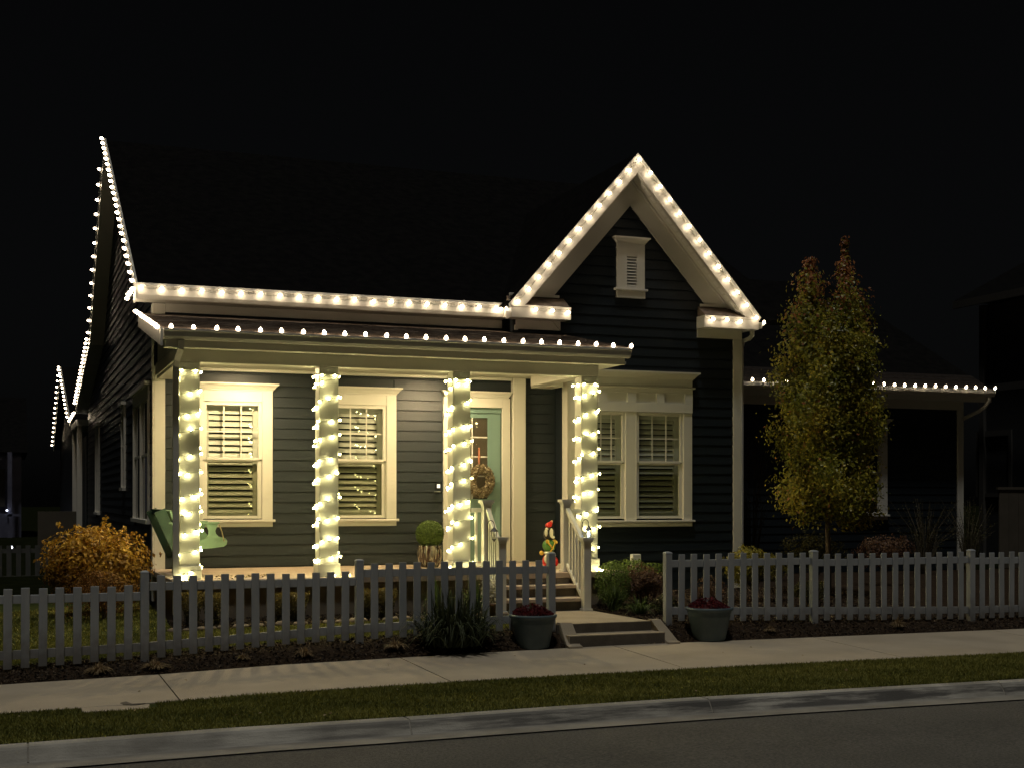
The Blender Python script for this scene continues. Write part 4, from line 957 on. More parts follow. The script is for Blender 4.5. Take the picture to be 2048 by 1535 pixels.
# ================================================================ PLANTS
def leaves(name, P, nrm, size, mt, tone, parent=None, aspect=0.55, fold=0.25):
    """P (n,3) positions; nrm (n,3) facing; one mesh of bent leaf quads (2 tris each side of the midrib)"""
    n = len(P); nrm = nrm/np.maximum(1e-6, np.linalg.norm(nrm, axis=1, keepdims=True))
    rnd = rng.normal(size=(n, 3)); t = np.cross(nrm, rnd); t /= np.maximum(1e-6, np.linalg.norm(t, axis=1, keepdims=True))
    b = np.cross(nrm, t); sz = size*(0.6+0.8*rng.random((n, 1)))
    v0 = P - t*sz*0.5; v2 = P + t*sz*0.5; v1 = P + b*sz*aspect*0.5 + nrm*sz*fold*0.4 ; v3 = P - b*sz*aspect*0.5 + nrm*sz*fold*0.4
    V = np.stack([v0, v1, v2, v3], 1).reshape(-1, 3)
    F = np.arange(4*n).reshape(n, 4)
    me = bpy.data.meshes.new(name); me.vertices.add(4*n); me.vertices.foreach_set('co', V.astype(np.float32).ravel())
    me.loops.add(6*n); me.polygons.add(2*n)
    idx = np.stack([F[:,0],F[:,1],F[:,2],F[:,0],F[:,2],F[:,3]], 1).ravel()
    me.loops.foreach_set('vertex_index', idx.astype(np.int32)); me.polygons.foreach_set('loop_start', np.arange(0, 6*n, 3, dtype=np.int32))
    me.update(calc_edges=True); me.validate()
    at = me.attributes.new('tone', 'FLOAT', 'POINT'); at.data.foreach_set('value', np.repeat(tone, 4).astype(np.float32))
    me.materials.append(mt); o = bpy.data.objects.new(name, me); COL.objects.link(o)
    if parent is not None: rel(o, parent)
    return o
def fnoise(P, s, seed=0):
    r = np.random.default_rng(seed); out = np.zeros(len(P))
    for k in range(5):
        d = r.normal(size=3)*s*(1.5**k); out += np.sin(P@d + r.random()*6.28)/(1.4**k)
    return out/2.2
def bush(name, label, c, rad, n, size, mt, cat='shrub', seed=1, flat=1.0, tone_up=0.5, group=None, lobes=7, stem=True, shell=0.35):
    r = np.random.default_rng(seed); c = np.array(c, float); rad = np.array(rad, float)
    root = empty(name, (c[0], c[1], c[2]-rad[2]), label, cat, group)
    P = []; Nn = []
    cs = [(c, rad)] if lobes == 0 else [(c+r.uniform(-0.5, 0.5, 3)*rad*np.array([1,1,0.75]), rad*r.uniform(0.45, 0.72)) for _ in range(lobes)]
    for k in range(n):
        cc, rr = cs[r.integers(len(cs))]
        d = r.normal(size=3); d /= np.linalg.norm(d); q = 1-shell*abs(r.normal())*0.5
        P.append(cc+d*rr*q); Nn.append(d+r.normal(size=3)*0.45)
    for k in range(int(10+n/220) if lobes else 0):     # stray sprigs that break the outline
        cc, rr = cs[r.integers(len(cs))]; d = r.normal(size=3); d[2] = abs(d[2])+0.2; d /= np.linalg.norm(d)
        L_ = r.uniform(1.0, 1.0+0.34*min(1, rr[0]*2.4))
        for i in range(int(r.integers(6, 15))):
            P.append(cc+d*rr*(1+(L_-1)*r.random())+r.normal(size=3)*0.016); Nn.append(d+r.normal(size=3)*0.8)
    P = np.array(P); Nn = np.array(Nn)
    P[:,2] = np.maximum(P[:,2], c[2]-rad[2]+0.02)
    tone = np.clip(0.5+0.28*fnoise(P, 6, seed)+0.2*r.normal(size=len(P))+tone_up*0.4*(P[:,2]-c[2])/rad[2], 0, 1)  # leaves paler with height: light from above mixed into the tone
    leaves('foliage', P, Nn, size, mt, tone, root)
    if stem:
        m = MB()
        for k in range(9):
            a = r.uniform(0, 6.28); e = c+np.array([math.cos(a)*rad[0]*0.6, math.sin(a)*rad[1]*0.6, rad[2]*r.uniform(-0.1, 0.6)])
            b0 = np.array([c[0]+math.cos(a)*0.04, c[1]+math.sin(a)*0.04, c[2]-rad[2]]); mid = (b0+e)/2+np.array([0,0,0.05])
            m.tube([b0, mid, e], 0.012, 5, 0.004)
        part(m, 'stems', M['twig'], root)
    return root
def blades(c, n, ln, spread, w_, seed, droop=0.8, base=0.10):
    """arching strap leaves as tapered strips; returns verts, faces, tones"""
    r = np.random.default_rng(seed); V = []; F = []; T = []
    for i in range(n):
        a = r.uniform(0, 6.28); l = ln*r.uniform(0.55, 1.1); out = spread*r.uniform(0.1, 1.0); b = np.array(c, float)+np.array([math.cos(a), math.sin(a), 0])*r.uniform(0, base)*spread*2
        a += r.normal()*0.7*(base > 0.11)
        side = np.array([-math.sin(a), math.cos(a), 0]); k0 = len(V); seg = 6; tt = r.random()
        for j in range(seg+1):
            t = j/seg; x = out*t**1.3; z = l*(t - droop*0.55*(out/spread)*t*t*t*1.5)
            p = b+np.array([math.cos(a)*x, math.sin(a)*x, z]); ww = w_*(1-t**2.2)*0.5+0.0008
            V.append(p-side*ww); V.append(p+side*ww); T += [tt*0.6+0.4*t]*2
        for j in range(seg): F.append((k0+2*j, k0+2*j+1, k0+2*j+3, k0+2*j+2))
    return V, F, T
def grassclump(name, label, c, n, ln, spread, w_, mt, seed, droop=0.8, base=0.10, cat='plant', group=None, z0=None):
    V, F, T = blades(c, n, ln, spread, w_, seed, droop, base)
    lo = ground(c[0], c[1])+0.01
    o = mk(name, [(v[0]-c[0], v[1]-c[1], max(v[2], lo)-c[2]) for v in V], F, mt); o.location = c
    at = o.data.attributes.new('tone', 'FLOAT', 'POINT'); at.data.foreach_set('value', T)
    return tag(o, label, cat, group)
ML = {}
ML['pear'] = leafmat('pear_leaf', (0.13, 0.15, 0.02), (0.62, 0.48, 0.07), (0.33, 0.31, 0.04), 0.35)
ML['red'] = leafmat('bronze_leaf', (0.25, 0.09, 0.035), (0.60, 0.27, 0.10), None, 0.35)
ML['orange'] = leafmat('orange_leaf', (0.14, 0.06, 0.012), (0.66, 0.40, 0.055), (0.36, 0.19, 0.03), 0.4)
ML['box'] = leafmat('boxwood_leaf', (0.07, 0.11, 0.022), (0.22, 0.30, 0.06))
ML['bronze'] = leafmat('purple_bronze_leaf', (0.08, 0.04, 0.025), (0.28, 0.17, 0.09), (0.16, 0.085, 0.05))
ML['yellow'] = leafmat('yellow_green_leaf', (0.18, 0.16, 0.025), (0.42, 0.36, 0.06))
ML['dark'] = leafmat('dark_strap_leaf', (0.016, 0.028, 0.012), (0.085, 0.10, 0.045), None, 0.65)
ML['grass'] = leafmat('garden_grass_leaf', (0.04, 0.07, 0.018), (0.13, 0.18, 0.05))
ML['lawn'] = leafmat('lawn_blade', (0.11, 0.12, 0.022), (0.40, 0.38, 0.10), (0.22, 0.22, 0.045), 0.7)
ML['dry'] = leafmat('dry_tuft', (0.18, 0.12, 0.06), (0.46, 0.34, 0.18))
ML['flower'] = leafmat('crimson_flower', (0.05, 0.004, 0.006), (0.19, 0.015, 0.02))
ML['dim'] = leafmat('dim_shrub_leaf', (0.05, 0.05, 0.015), (0.11, 0.10, 0.03))

# -- pear tree
def pear():
    tx, ty, tz = 12.18, 17.8, 0.58
    root = empty('pear_tree', (tx, ty, tz), 'tall narrow autumn pear tree, green-gold with bronze tips', 'tree')
    m = MB(); m.tube([(tx,ty,tz),(tx+0.01,ty,1.2),(tx-0.01,ty,1.75),(tx+0.02,ty,2.6),(tx+0.03,ty,3.8),(tx+0.1,ty,4.6)], 0.052, 9, 0.018)
    part(m, 'trunk', M['bark'], root, True)
    r = np.random.default_rng(5)
    # columns of the crown: centre line x, outline half-width by height
    prof = [(1.55,0.45),(1.75,0.82),(2.2,0.98),(2.9,1.05),(3.6,0.97),(4.2,0.86),(4.8,0.66),(5.3,0.5),(5.6,0.40),(5.95,0.2)]
    P = []; Nn = []; limbs = MB()
    for k in range(100):            # upright limbs, each with leaf sprays
        a = r.uniform(0, 6.28); z0 = r.uniform(1.78, 4.2); R = interp(min(5.9, z0+0.9), prof)*r.uniform(0.3, 1.02)
        s_ = np.array([tx, ty, z0]); e = np.array([tx+math.cos(a)*R*1.04+0.12*(z0 > 3), ty+math.sin(a)*R*0.85, z0+r.uniform(0.6, 1.3)])
        if z0 < 2.3 and R > 0.5: e[2] = z0+r.uniform(0.0, 0.5)
        mid = s_*0.45+e*0.55+np.array([math.cos(a), math.sin(a), -0.6])*0.14
        limbs.tube([s_, mid, e], 0.017, 5, 0.004)
        nn = int(640+290*R)
        for i in range(nn):
            t = r.uniform(0.25, 1.05); q = (1-t)**2*s_+2*t*(1-t)*mid+t*t*e
            d = r.normal(size=3)*np.array([0.115, 0.115, 0.15]); q = q+d; q[2] = max(q[2], 1.62+0.1*r.random())
            P.append(q); Nn.append(np.array([math.cos(a), math.sin(a)-0.3, 0.35])+r.normal(size=3)*0.6)
    # tops: a rounded left leader and a slim tall right leader
    for (cx, z0, z1, w0, w1, n) in ((11.84, 4.3, 5.92, 0.42, 0.17, 3000), (12.50, 4.3, 6.30, 0.33, 0.07, 2300), (12.78, 3.9, 4.75, 0.32, 0.12, 1100)):
        limbs.tube([(cx+(tx-cx)*0.7, ty, z0-0.9), (cx, ty, z0), (cx+0.02, ty, z1-0.05)], 0.014, 5, 0.004)
        for i in range(n):
            t = r.random()**1.15; w_ = (w0+(w1-w0)*t)*(0.85+0.35*math.sin(t*19+cx)); d = r.normal(size=3)*np.array([0.5, 0.5, 0.2]); 
            P.append(np.array([cx+d[0]*w_, ty+d[1]*w_*0.9, z0+(z1-z0)*t+d[2]*0.18])); Nn.append(d+np.array([0,-0.2,0.3]))
    part(limbs, 'limbs', M['bark'], root)
    P = np.array(P); Nn = np.array(Nn)
    # clumps: thin out with noise so gaps show
    keep = fnoise(P, 4.2, 3)+0.35*r.normal(size=len(P)) > -0.85
    P = P[keep]; Nn = Nn[keep]
    redp = np.clip((P[:,2]-4.7)/1.2, 0, 1)*0.9+0.2*fnoise(P, 2.2, 8)-0.12
    isred = r.random(len(P)) < np.clip(redp, 0.02, 0.9)
    tone = np.clip(0.45+0.30*fnoise(P, 3.5, 4)+0.22*r.normal(size=len(P)), 0, 1)
    leaves('crown', P[~isred], Nn[~isred], 0.058, ML['pear'], tone[~isred], root, 0.6)
    leaves('crown', P[isred], Nn[isred], 0.060, ML['red'], tone[isred], root, 0.6)
pear()
# -- shrubs
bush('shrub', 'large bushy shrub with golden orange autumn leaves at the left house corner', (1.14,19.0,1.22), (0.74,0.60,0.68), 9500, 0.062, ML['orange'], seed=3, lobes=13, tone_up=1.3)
bush('shrub', 'low rusty brown mound in front of the golden orange shrub', (1.15,18.2,0.88), (0.62,0.35,0.40), 5200, 0.026, leafmat('rust_leaf', (0.10,0.04,0.010), (0.30,0.15,0.035)), seed=33, lobes=8, tone_up=0.2)
bush('shrub', 'round clipped green shrub at the right corner of the porch', (8.12,17.2,0.94), (0.27,0.27,0.34), 3200, 0.034, ML['box'], seed=4, lobes=0, tone_up=0.9)
bush('shrub', 'wide bronze-purple shrub between the round green shrub and the fence post', (8.62,17.2,0.90), (0.42,0.36,0.32), 4200, 0.038, ML['bronze'], seed=5, lobes=8)
bush('shrub', 'low green shrub behind the bronze-purple shrub', (8.95,17.9,1.02), (0.36,0.3,0.26), 2200, 0.04, ML['box'], seed=6, lobes=5)
bush('shrub', 'small olive shrub close to the right gate post', (8.42,16.1,0.74), (0.2,0.18,0.20), 1500, 0.03, ML['dim'], seed=7, lobes=4)
bush('shrub', 'yellow-green shrub against the right corner board of the house', (10.58,17.4,1.15), (0.53,0.4,0.38), 4200, 0.045, ML['yellow'], seed=8, lobes=9, tone_up=0.9)
bush('shrub', 'dim brown shrub behind the fence right of the tree trunk', (12.9,19.2,1.20), (0.55,0.4,0.35), 2200, 0.045, ML['dim'], seed=9, lobes=7)
bush('shrub', 'dim reddish shrub behind the fence before the right wing', (14.6,19.6,1.20), (0.60,0.4,0.35), 2400, 0.045, ML['bronze'], seed=10, lobes=7)
bush('shrub', 'low bronze shrub seen through the pickets beside the right pot', (9.3,16.5,0.80), (0.35,0.25,0.26), 2200, 0.036, ML['bronze'], seed=12, lobes=6)
bush('shrub', 'low dim green shrub seen through the pickets below the yellow-green shrub', (11.0,16.5,0.78), (0.3,0.25,0.24), 1500, 0.036, ML['dim'], seed=13, lobes=5)
# bare upright twiggy shrubs
def twiggy(label, c, n, h, spread, seed, mt):
    r = np.random.default_rng(seed); m = MB(); root = empty('twiggy_shrub', c, label, 'shrub', 'upright bare shrubs')
    P = []
    for k in range(n):
        a = r.uniform(0, 6.28); o_ = spread*r.uniform(0.05, 1); hh = h*r.uniform(0.55, 1.05)
        p0 = np.array(c)+np.array([math.cos(a), math.sin(a), 0])*0.06; p2 = p0+np.array([math.cos(a)*o_, math.sin(a)*o_, hh]); p1 = (p0+p2)/2+np.array([0,0,0.12*h])-0.15*np.array([math.cos(a)*o_, math.sin(a)*o_, 0])
        m.tube([p0, p1, p2], 0.008, 4, 0.002)
        for i in range(14):
            t = r.uniform(0.3, 1); q = (1-t)**2*p0+2*t*(1-t)*p1+t*t*p2; P.append(q+r.normal(size=3)*0.02)
    part(m, 'stems', M['twig'], root); P = np.array(P)
    leaves('foliage', P, r.normal(size=P.shape), 0.035, mt, r.random(len(P)), root)
twiggy('bare upright twiggy shrub between the house corner board and the tree', (13.0,21.5,0.6), 46, 2.6, 0.55, 21, ML['dim'])
twiggy('dim upright feathery shrub before the far corner of the right wing', (17.6,22.3,0.6), 60, 1.55, 0.75, 22, ML['dim'])
twiggy('dim feathery shrub at the far end of the right wing, beyond its corner post', (19.0,22.6,0.6), 55, 1.55, 0.6, 23, ML['dim'])
# strappy plants and grasses
grassclump('strappy_plant', 'large dark strappy evergreen clump in front of the fence beside the left pot', (4.98,15.00,0.33), 640, 0.90, 0.52, 0.024, ML['dark'], 31, 1.0, 0.34)
grassclump('garden_grass', 'green grassy clump at the foot of the right newel post', (7.92,16.75,0.58), 160, 0.55, 0.34, 0.014, ML['grass'], 32, 0.9)
grassclump('garden_grass', 'low sprawling green clump beside the garden path, nearest the gate post', (8.05,16.2,0.57), 110, 0.34, 0.42, 0.014, ML['grass'], 33, 1.1)
grassclump('garden_grass', 'green strappy clump behind the fence left of the porch steps', (5.9,16.9,0.57), 150, 0.62, 0.36, 0.016, ML['grass'], 34, 0.9)
grassclump('garden_grass', 'green strappy clump against the porch wall below the third column', (5.45,17.1,0.57), 150, 0.60, 0.33, 0.016, ML['grass'], 35, 0.9)
# small upright dwarf conifers/grasses along the porch wall
def tuft(x, y, h, lab, seed, mt=None):
    r = np.random.default_rng(seed); n = 1500; t = r.random(n); a = r.uniform(0, 6.28, n); R = 0.12*(0.6+0.8*t)*np.sqrt(r.random(n))
    P = np.stack([x+np.cos(a)*R, y+np.sin(a)*R, 0.56+h*t], 1); Nn = np.stack([np.cos(a), np.sin(a), 0.2+0*a], 1)+0.4*r.normal(size=(n, 3))
    tone = np.clip(t*0.9+0.1*r.normal(size=n), 0, 1)  # yellow towards the tips: lamplight on the tops put into leaf colour
    o = leaves('dwarf_conifer', P, Nn, 0.035, mt or leafmat('conifer_leaf', (0.035,0.04,0.012), (0.26,0.20,0.06)), tone); return tag(o, lab, 'plant', 'dwarf plants along the porch wall')
cm = leafmat('conifer_leaf', (0.03,0.035,0.012), (0.26,0.20,0.06))
tuft(2.15,17.0,0.42,'narrow dwarf plant seen through the pickets under the leftmost column',41,cm); tuft(2.42,17.05,0.40,'narrow dwarf plant just right of the one under the leftmost column',42,cm)
tuft(3.30,17.05,0.38,'narrow dwarf plant before the porch wall below the first window',43,cm); tuft(3.50,17.05,0.38,'narrow dwarf plant right of the one below the first window',44,cm)
tuft(4.45,17.05,0.40,'narrow dwarf plant just right of the second column',45,cm); tuft(4.70,17.05,0.40,'narrow dwarf plant below the second window',46,cm)
# dry tufts in the mulch by the pavement
DT = [(2.45,14.98,'left of the second fence post'),(3.15,14.95,'below the second column'),(4.25,15.0,'left of the dark strappy clump'),(1.5,14.97,'at the first tall fence post'),(9.35,14.98,'right of the right pot'),(11.4,15.0,'below the fence before the tree'),(0.9,14.95,'by the lowest fence run')]
for i, (x, y, t) in enumerate(DT):
    grassclump('dry_tuft', 'small dry tuft in the mulch '+t, (x, y, ground(x, y)), 120+20*i, 0.10+0.03*(i*3 % 4)*0.8, 0.10+0.035*(i*5 % 4), 0.010, ML['dry'], 60+i, 1.1, group='dry tufts in the mulch strip')
# stones along the planting bed
STN = []
ml_stone = mat('tan_stone', (0.24, 0.18, 0.12), 0.85, (0.34, 0.27, 0.19), 9, bump=0.5)
me0 = None
for i in range(30):
    x = 1.9+i*0.15+random.uniform(-0.03, 0.03)
    if me0 is None:
        m = MB(); m.ball((0,0,0), 0.07, 8, 5, (1, 0.8, 0.6)); m.v = [(a*random.uniform(0.85,1.15), b*random.uniform(0.85,1.15), c) for a, b, c in m.v]
        o = m.build('edging_stone', ml_stone, None, True); me0 = o.data
    else: o = bpy.data.objects.new('edging_stone', me0); COL.objects.link(o)
    o.location = (x, 16.72+random.uniform(-0.05, 0.05), ground(x, 16.7)+0.02); o.rotation_euler = (0, 0, random.uniform(0, 6)); s_ = random.uniform(0.7, 1.3); o.scale = (s_, s_, s_*random.uniform(0.7, 1))
    tag(o, 'tan edging stone in the row between lawn and porch bed', 'stone', 'edging stones of the porch bed')
# lawn and verge grass (blades, one mesh each)
def turf(name, x0, x1, y0, y1, n, h, zf, mt, w_=0.006):
    x = rng.uniform(x0, x1, n); y = rng.uniform(y0, y1, n)
    if name == 'verge_grass': k_ = ~((x > 0.60) & (x < 1.29) & (y > 12.60)); x = x[k_]; y = y[k_]; n = len(x)
    z = np.array([zf(a, b) for a, b in zip(x, y)])
    ang = rng.uniform(0, 6.28, n); ln = rng.normal(size=(n, 2))*h*0.45; hh = h*rng.uniform(0.5, 1.2, n)
    dx, dy = np.cos(ang)*w_, np.sin(ang)*w_
    V = np.stack([np.stack([x-dx, y-dy, z], 1), np.stack([x+dx, y+dy, z], 1), np.stack([x+ln[:,0], y+ln[:,1], z+hh], 1)], 1).reshape(-1, 3)
    me = bpy.data.meshes.new(name); me.vertices.add(3*n); me.vertices.foreach_set('co', V.astype(np.float32).ravel())
    me.loops.add(3*n); me.polygons.add(n); me.loops.foreach_set('vertex_index', np.arange(3*n, dtype=np.int32)); me.polygons.foreach_set('loop_start', np.arange(0, 3*n, 3, dtype=np.int32))
    me.update(calc_edges=True); me.validate()
    tone = np.clip(0.45+0.34*fnoise(np.stack([x*0.8, y*2.2, z], 1), 1.9, 2)+0.20*rng.normal(size=n), 0, 1)
    at = me.attributes.new('tone', 'FLOAT', 'POINT'); at.data.foreach_set('value', np.repeat(tone, 3).astype(np.float32))
    me.materials.append(mt); o = bpy.data.objects.new(name, me); COL.objects.link(o); o['kind'] = 'stuff'; return o
SX0, SX1 = -2.5, 14.5
vz = lambda a, b: (interp(a, KB)-0.012)*(12.92-b)/1.54+(interp(a, SWN)-0.012)*(b-11.38)/1.54
def vz2(a, b):
    if b < 12.1: t = (b-11.38)/0.72; return (interp(a, KB)-0.012)*(1-t)+((interp(a, KB)+interp(a, SWN))/2+0.004)*t
    t = (b-12.1)/0.82; return ((interp(a, KB)+interp(a, SWN))/2+0.004)*(1-t)+(interp(a, SWN)-0.012)*t
turf('verge_grass', SX0, SX1, 11.42, 12.90, 130000, 0.030, vz2, ML['lawn'])
o = turf('lawn_grass', -3, 6.3, 15.45, 16.66, 42000, 0.035, ground, ML['lawn'])
turf('lawn_grass', -3, 1.9, 16.6, 20.5, 26000, 0.035, ground, ML['lawn'], 0.010)
# bark chips
def chips(name, x0, x1, y0, y1, n, seed):
    r = np.random.default_rng(seed); x = r.uniform(x0, x1, n); y = r.uniform(y0, y1, n); z = np.array([ground(a, b) for a, b in zip(x, y)])+0.012
    P = np.stack([x, y, z], 1); N_ = np.stack([0*x, 0*x, 1+0*x], 1)+0.7*r.normal(size=(n, 3))
    o = leaves(name, P, N_, 0.035, cmt, np.clip(r.random(n)**2.2, 0, 1), None, 0.45, 0.1); o['kind'] = 'stuff'
cmt = leafmat('bark_chip', (0.014, 0.009, 0.006), (0.14, 0.10, 0.06), None, 0.8, 0.0)
chips('mulch_chips', -2, 6.4, 14.83, 15.5, 9000, 1); chips('mulch_chips', 7.9, 14.5, 14.83, 15.9, 9000, 2); chips('mulch_chips', 1.9, 6.3, 16.7, 17.5, 5000, 3); chips('mulch_chips', 7.8, 13, 15.9, 19.8, 12000, 4)
# topiary ball in a striped pot
root = empty('potted_topiary', (6.09, 19.55, 1.10), 'clipped round boxwood ball in a streaky glazed pot by the door', 'potted plant')
m = MB(); m.lathe([(0.13,0.0),(0.165,0.05),(0.195,0.16),(0.20,0.26),(0.185,0.31),(0.198,0.335),(0.185,0.34),(0.165,0.33)], 6.09, 19.55, 1.10, 28)
pm = mat('streaky_pot_glaze', (0.035,0.018,0.012), 0.15, (0.42,0.38,0.30), 7, 3, stretch=(4,4,0.45), mixlo=0.50, mixhi=0.60, coat=0.5)
part(m, 'pot', pm, root, True)
m = MB(); m.lathe([(0.16,0.30),(0.16,0.315)], 6.09, 19.55, 1.10, 16); part(m, 'soil', M['mulch'], root)
n = 6500; d_ = rng.normal(size=(n, 3)); d_ /= np.linalg.norm(d_, axis=1, keepdims=True); P = np.array([6.09, 19.55, 1.615])+d_*0.222*np.array([1,1,0.95])*(1-0.10*rng.random((n,1)))
P = P[P[:,2] > 1.43]; d2 = P-np.array([6.09,19.55,1.615])
leaves('foliage', P, d2/0.22+0.5*rng.normal(size=P.shape), 0.026, leafmat('topiary_leaf', (0.035,0.065,0.014), (0.17,0.25,0.055)), np.clip(0.5+0.2*rng.normal(size=len(P)), 0, 1), root)
# large street pots with crimson flowers
def street_pot(x, y, z, label, rtop=0.292, h=0.41, seed=1):
    root = empty('flower_pot', (x, y, z), label, 'flower pot', 'large pots flanking the garden steps')
    k = rtop/0.292
    m = MB(); m.lathe([(0.185*k,0),(0.20*k,0.02),(0.255*k,h*0.72),(0.262*k,h*0.76),(0.258*k,h*0.79),(0.272*k,h*0.86),(0.268*k,h*0.89),(0.292*k,h*0.93),(0.295*k,h),(0.27*k,h+0.005),(0.262*k,h-0.03)], x, y, z, 36)
    part(m, 'pot', M['pot'], root, True)
    m = MB(); m.lathe([(0.262*k,h-0.05),(0.262*k,h-0.035)], x, y, z, 20); part(m, 'soil', M['mulch'], root)
    r = np.random.default_rng(seed); n = 2600; a = r.uniform(0, 6.28, n); R = 0.25*k*np.sqrt(r.random(n)); hh = (0.10+0.05*np.sin(a*3))*(1-(R/0.26)**2*0.75)*r.random(n)**0.5
    P = np.stack([x+R*np.cos(a), y+R*np.sin(a), z+h-0.01+hh], 1)
    leaves('flowers', P, r.normal(size=(n,3))+np.array([0,-0.3,0.7]), 0.03, ML['flower'], r.random(n), root)
street_pot(5.985, 14.965, 0.335, 'large blue-grey pot of crimson flowers left of the garden steps', seed=2)
street_pot(8.405, 14.915, 0.345, 'large blue-grey pot of crimson flowers right of the garden steps', rtop=0.305, h=0.42, seed=3)
# white-flowered plant in a brown pot left of the steps
root = empty('flower_pot', (6.02, 16.55, 0.58), 'small brown pot of white flowers at the foot of the left newel post', 'flower pot')
m = MB(); m.lathe([(0.07,0),(0.10,0.17),(0.11,0.19),(0.09,0.19)], 6.02, 16.55, 0.57, 18); part(m, 'pot', mat('brown_pot', (0.16,0.09,0.05), 0.6), root, True)
r = np.random.default_rng(77); n = 500; P = np.array([6.02,16.55,0.92])+r.normal(size=(n,3))*np.array([0.055,0.05,0.085])
leaves('blossoms', P, r.normal(size=(n,3))+np.array([0,-0.6,0.3]), 0.04, leafmat('white_petal', (0.5,0.47,0.36), (0.75,0.72,0.6)), r.random(n), root)

# ================================================================ PORCH THINGS
# wreath on the door
root = empty('wreath', (7.22, 20.40, 2.45), 'round wreath of pale and brown leaves hanging on the teal door', 'wreath')
n = 2600; a = rng.uniform(0, 6.28, n); t = rng.uniform(0, 6.28, n); rr = 0.075*np.sqrt(rng.random(n))
P = np.stack([7.22+np.cos(a)*(0.165+rr*np.cos(t))*0.98, 20.37-np.abs(rr*np.sin(t))*1.0, 2.45+np.sin(a)*(0.20+rr*np.cos(t))], 1)
leaves('leaves', P, np.stack([np.cos(a)*0.5, -1+0*a, np.sin(a)*0.5], 1)+0.8*rng.normal(size=(n,3)), 0.05, leafmat('wreath_leaf', (0.10,0.07,0.035), (0.66,0.58,0.40), (0.36,0.28,0.17)), rng.random(n), root)
m = MB(); m.box(7.195, 7.225, 20.425, 20.435, 2.65, 3.0); part(m, 'ribbon', mat('peach_ribbon', (0.55,0.22,0.12), 0.5), root)
m = MB(); m.box(7.12, 7.30, 20.37, 20.40, 2.65, 2.675, 0.004); part(m, 'bow', mat('peach_bow', (0.60,0.25,0.14), 0.5), root)
# green porch bench seen end-on (scalloped arms, slatted back leaning to the left)
root = empty('porch_bench', (2.4, 19.3, 1.1), 'mint green wooden porch bench with scrolled arm behind the leftmost column', 'bench')
def board(p, q, w_, h_, name, mt, up=(0,1,0)): m = MB(); m.bar(p, q, w_, h_, up); part(m, name, mt, root)
for i in range(7):
    y = 18.55+i*0.14; board((2.24,y,1.40), (2.05,y,2.00), 0.03, 0.11, 'back_slat', M['mint'])
board((1.93,18.42,1.98), (1.93,19.60,1.98), 0.05, 0.07, 'top_rail', M['dgreen'], (0,0,1))
board((1.90,18.44,2.0), (2.20,18.44,1.32), 0.05, 0.15, 'back_post', M['dgreen'], (1,0,0)); board((1.90,19.58,2.0), (2.20,19.58,1.32), 0.05, 0.15, 'back_post', M['dgreen'], (1,0,0))
for i in range(5): x = 2.18+i*0.105; board((x,18.45,1.50), (x,19.57,1.50), 0.095, 0.025, 'seat_slat', M['mint'], (0,0,1))
def arm_side(y):
    P = [(2.30,1.46),(2.60,1.48),(2.76,1.50),(2.80,1.53),(2.81,1.58),(2.78,1.62),(2.73,1.63),(2.69,1.64),(2.655,1.68),(2.645,1.72),(2.67,1.78),(2.68,1.815),(2.52,1.815),(2.535,1.77),(2.555,1.72),(2.55,1.66),(2.52,1.62),(2.45,1.585),(2.30,1.575)]
    m = MB(); m.prism(P, y, y+0.03, 'y'); part(m, 'arm_panel', M['mint'], root)
    m = MB(); m.box(2.02, 2.70, y-0.03, y+0.06, 1.816, 1.84, 0.004); part(m, 'armrest', M['mint'], root)
    m = MB(); m.tube([(2.70,y-0.012,1.80),(2.735,y-0.02,1.70),(2.765,y-0.012,1.575)], 0.008, 6); part(m, 'rope', M['rope'], root)
arm_side(18.42); arm_side(19.56)
for x, y in ((2.22,18.46),(2.22,19.54),(2.40,18.46),(2.40,19.54)): m = MB(); m.box(x-0.03, x+0.03, y-0.03, y+0.03, 1.10, 1.46); part(m, 'leg', M['dgreen'], root)
# stacked holiday figures
HX, HY = 7.70, 18.62
root = empty('holiday_figurine', (HX, HY, 1.10), 'stacked red, green and black-and-white holiday figures on the porch beside the door', 'ornament')
def fm(n_, c, r_=0.3, e=0.0): return mat(n_, c, r_, coat=0.3)
red, wht, grn, blk, yel, skn = fm('red_gloss', (0.62,0.02,0.015)), fm('cream_gloss', (0.80,0.74,0.60)), fm('green_gloss', (0.06,0.18,0.03)), fm('black_gloss', (0.012,0.012,0.012)), fm('gold_gloss', (0.70,0.42,0.05)), fm('pink_gloss', (0.75,0.45,0.30))
def fp(name, mt, *balls):
    m = MB()
    for c, r_, sq in balls: m.ball((HX+c[0], HY+c[1], 1.10+c[2]), r_, 14, 9, sq)
    return part(m, name, mt, root, True)
fp('lower_body', red, ((0.02,0.0,0.10), 0.125, (0.95,0.8,1.05)))
fp('lower_face', wht, ((-0.03,-0.085,0.145), 0.085, (1,0.5,0.95)), ((0.03,-0.09,0.20), 0.05, (1.2,0.5,0.6)))
fp('hat_trim', wht, ((0.0,-0.02,0.232), 0.085, (1.15,0.9,0.32)))
fp('pompom', yel, ((-0.125,-0.03,0.235), 0.035, (1,1,1)))
fp('eye', blk, ((-0.055,-0.132,0.12), 0.028, (1,0.5,1.2)), ((0.015,-0.128,0.185), 0.016, (1.5,0.5,1)))
fp('side_patch', red, ((0.09,-0.06,0.10), 0.055, (0.9,0.8,1.3)))
fp('middle_body', grn, ((0.01,0.0,0.345), 0.105, (1.05,0.8,0.95)))
for c in ((0.085,-0.03,0.415), (0.10,-0.05,0.395), (-0.045,-0.07,0.41)): fp('bell', yel, (c, 0.03, (1,1,1)))
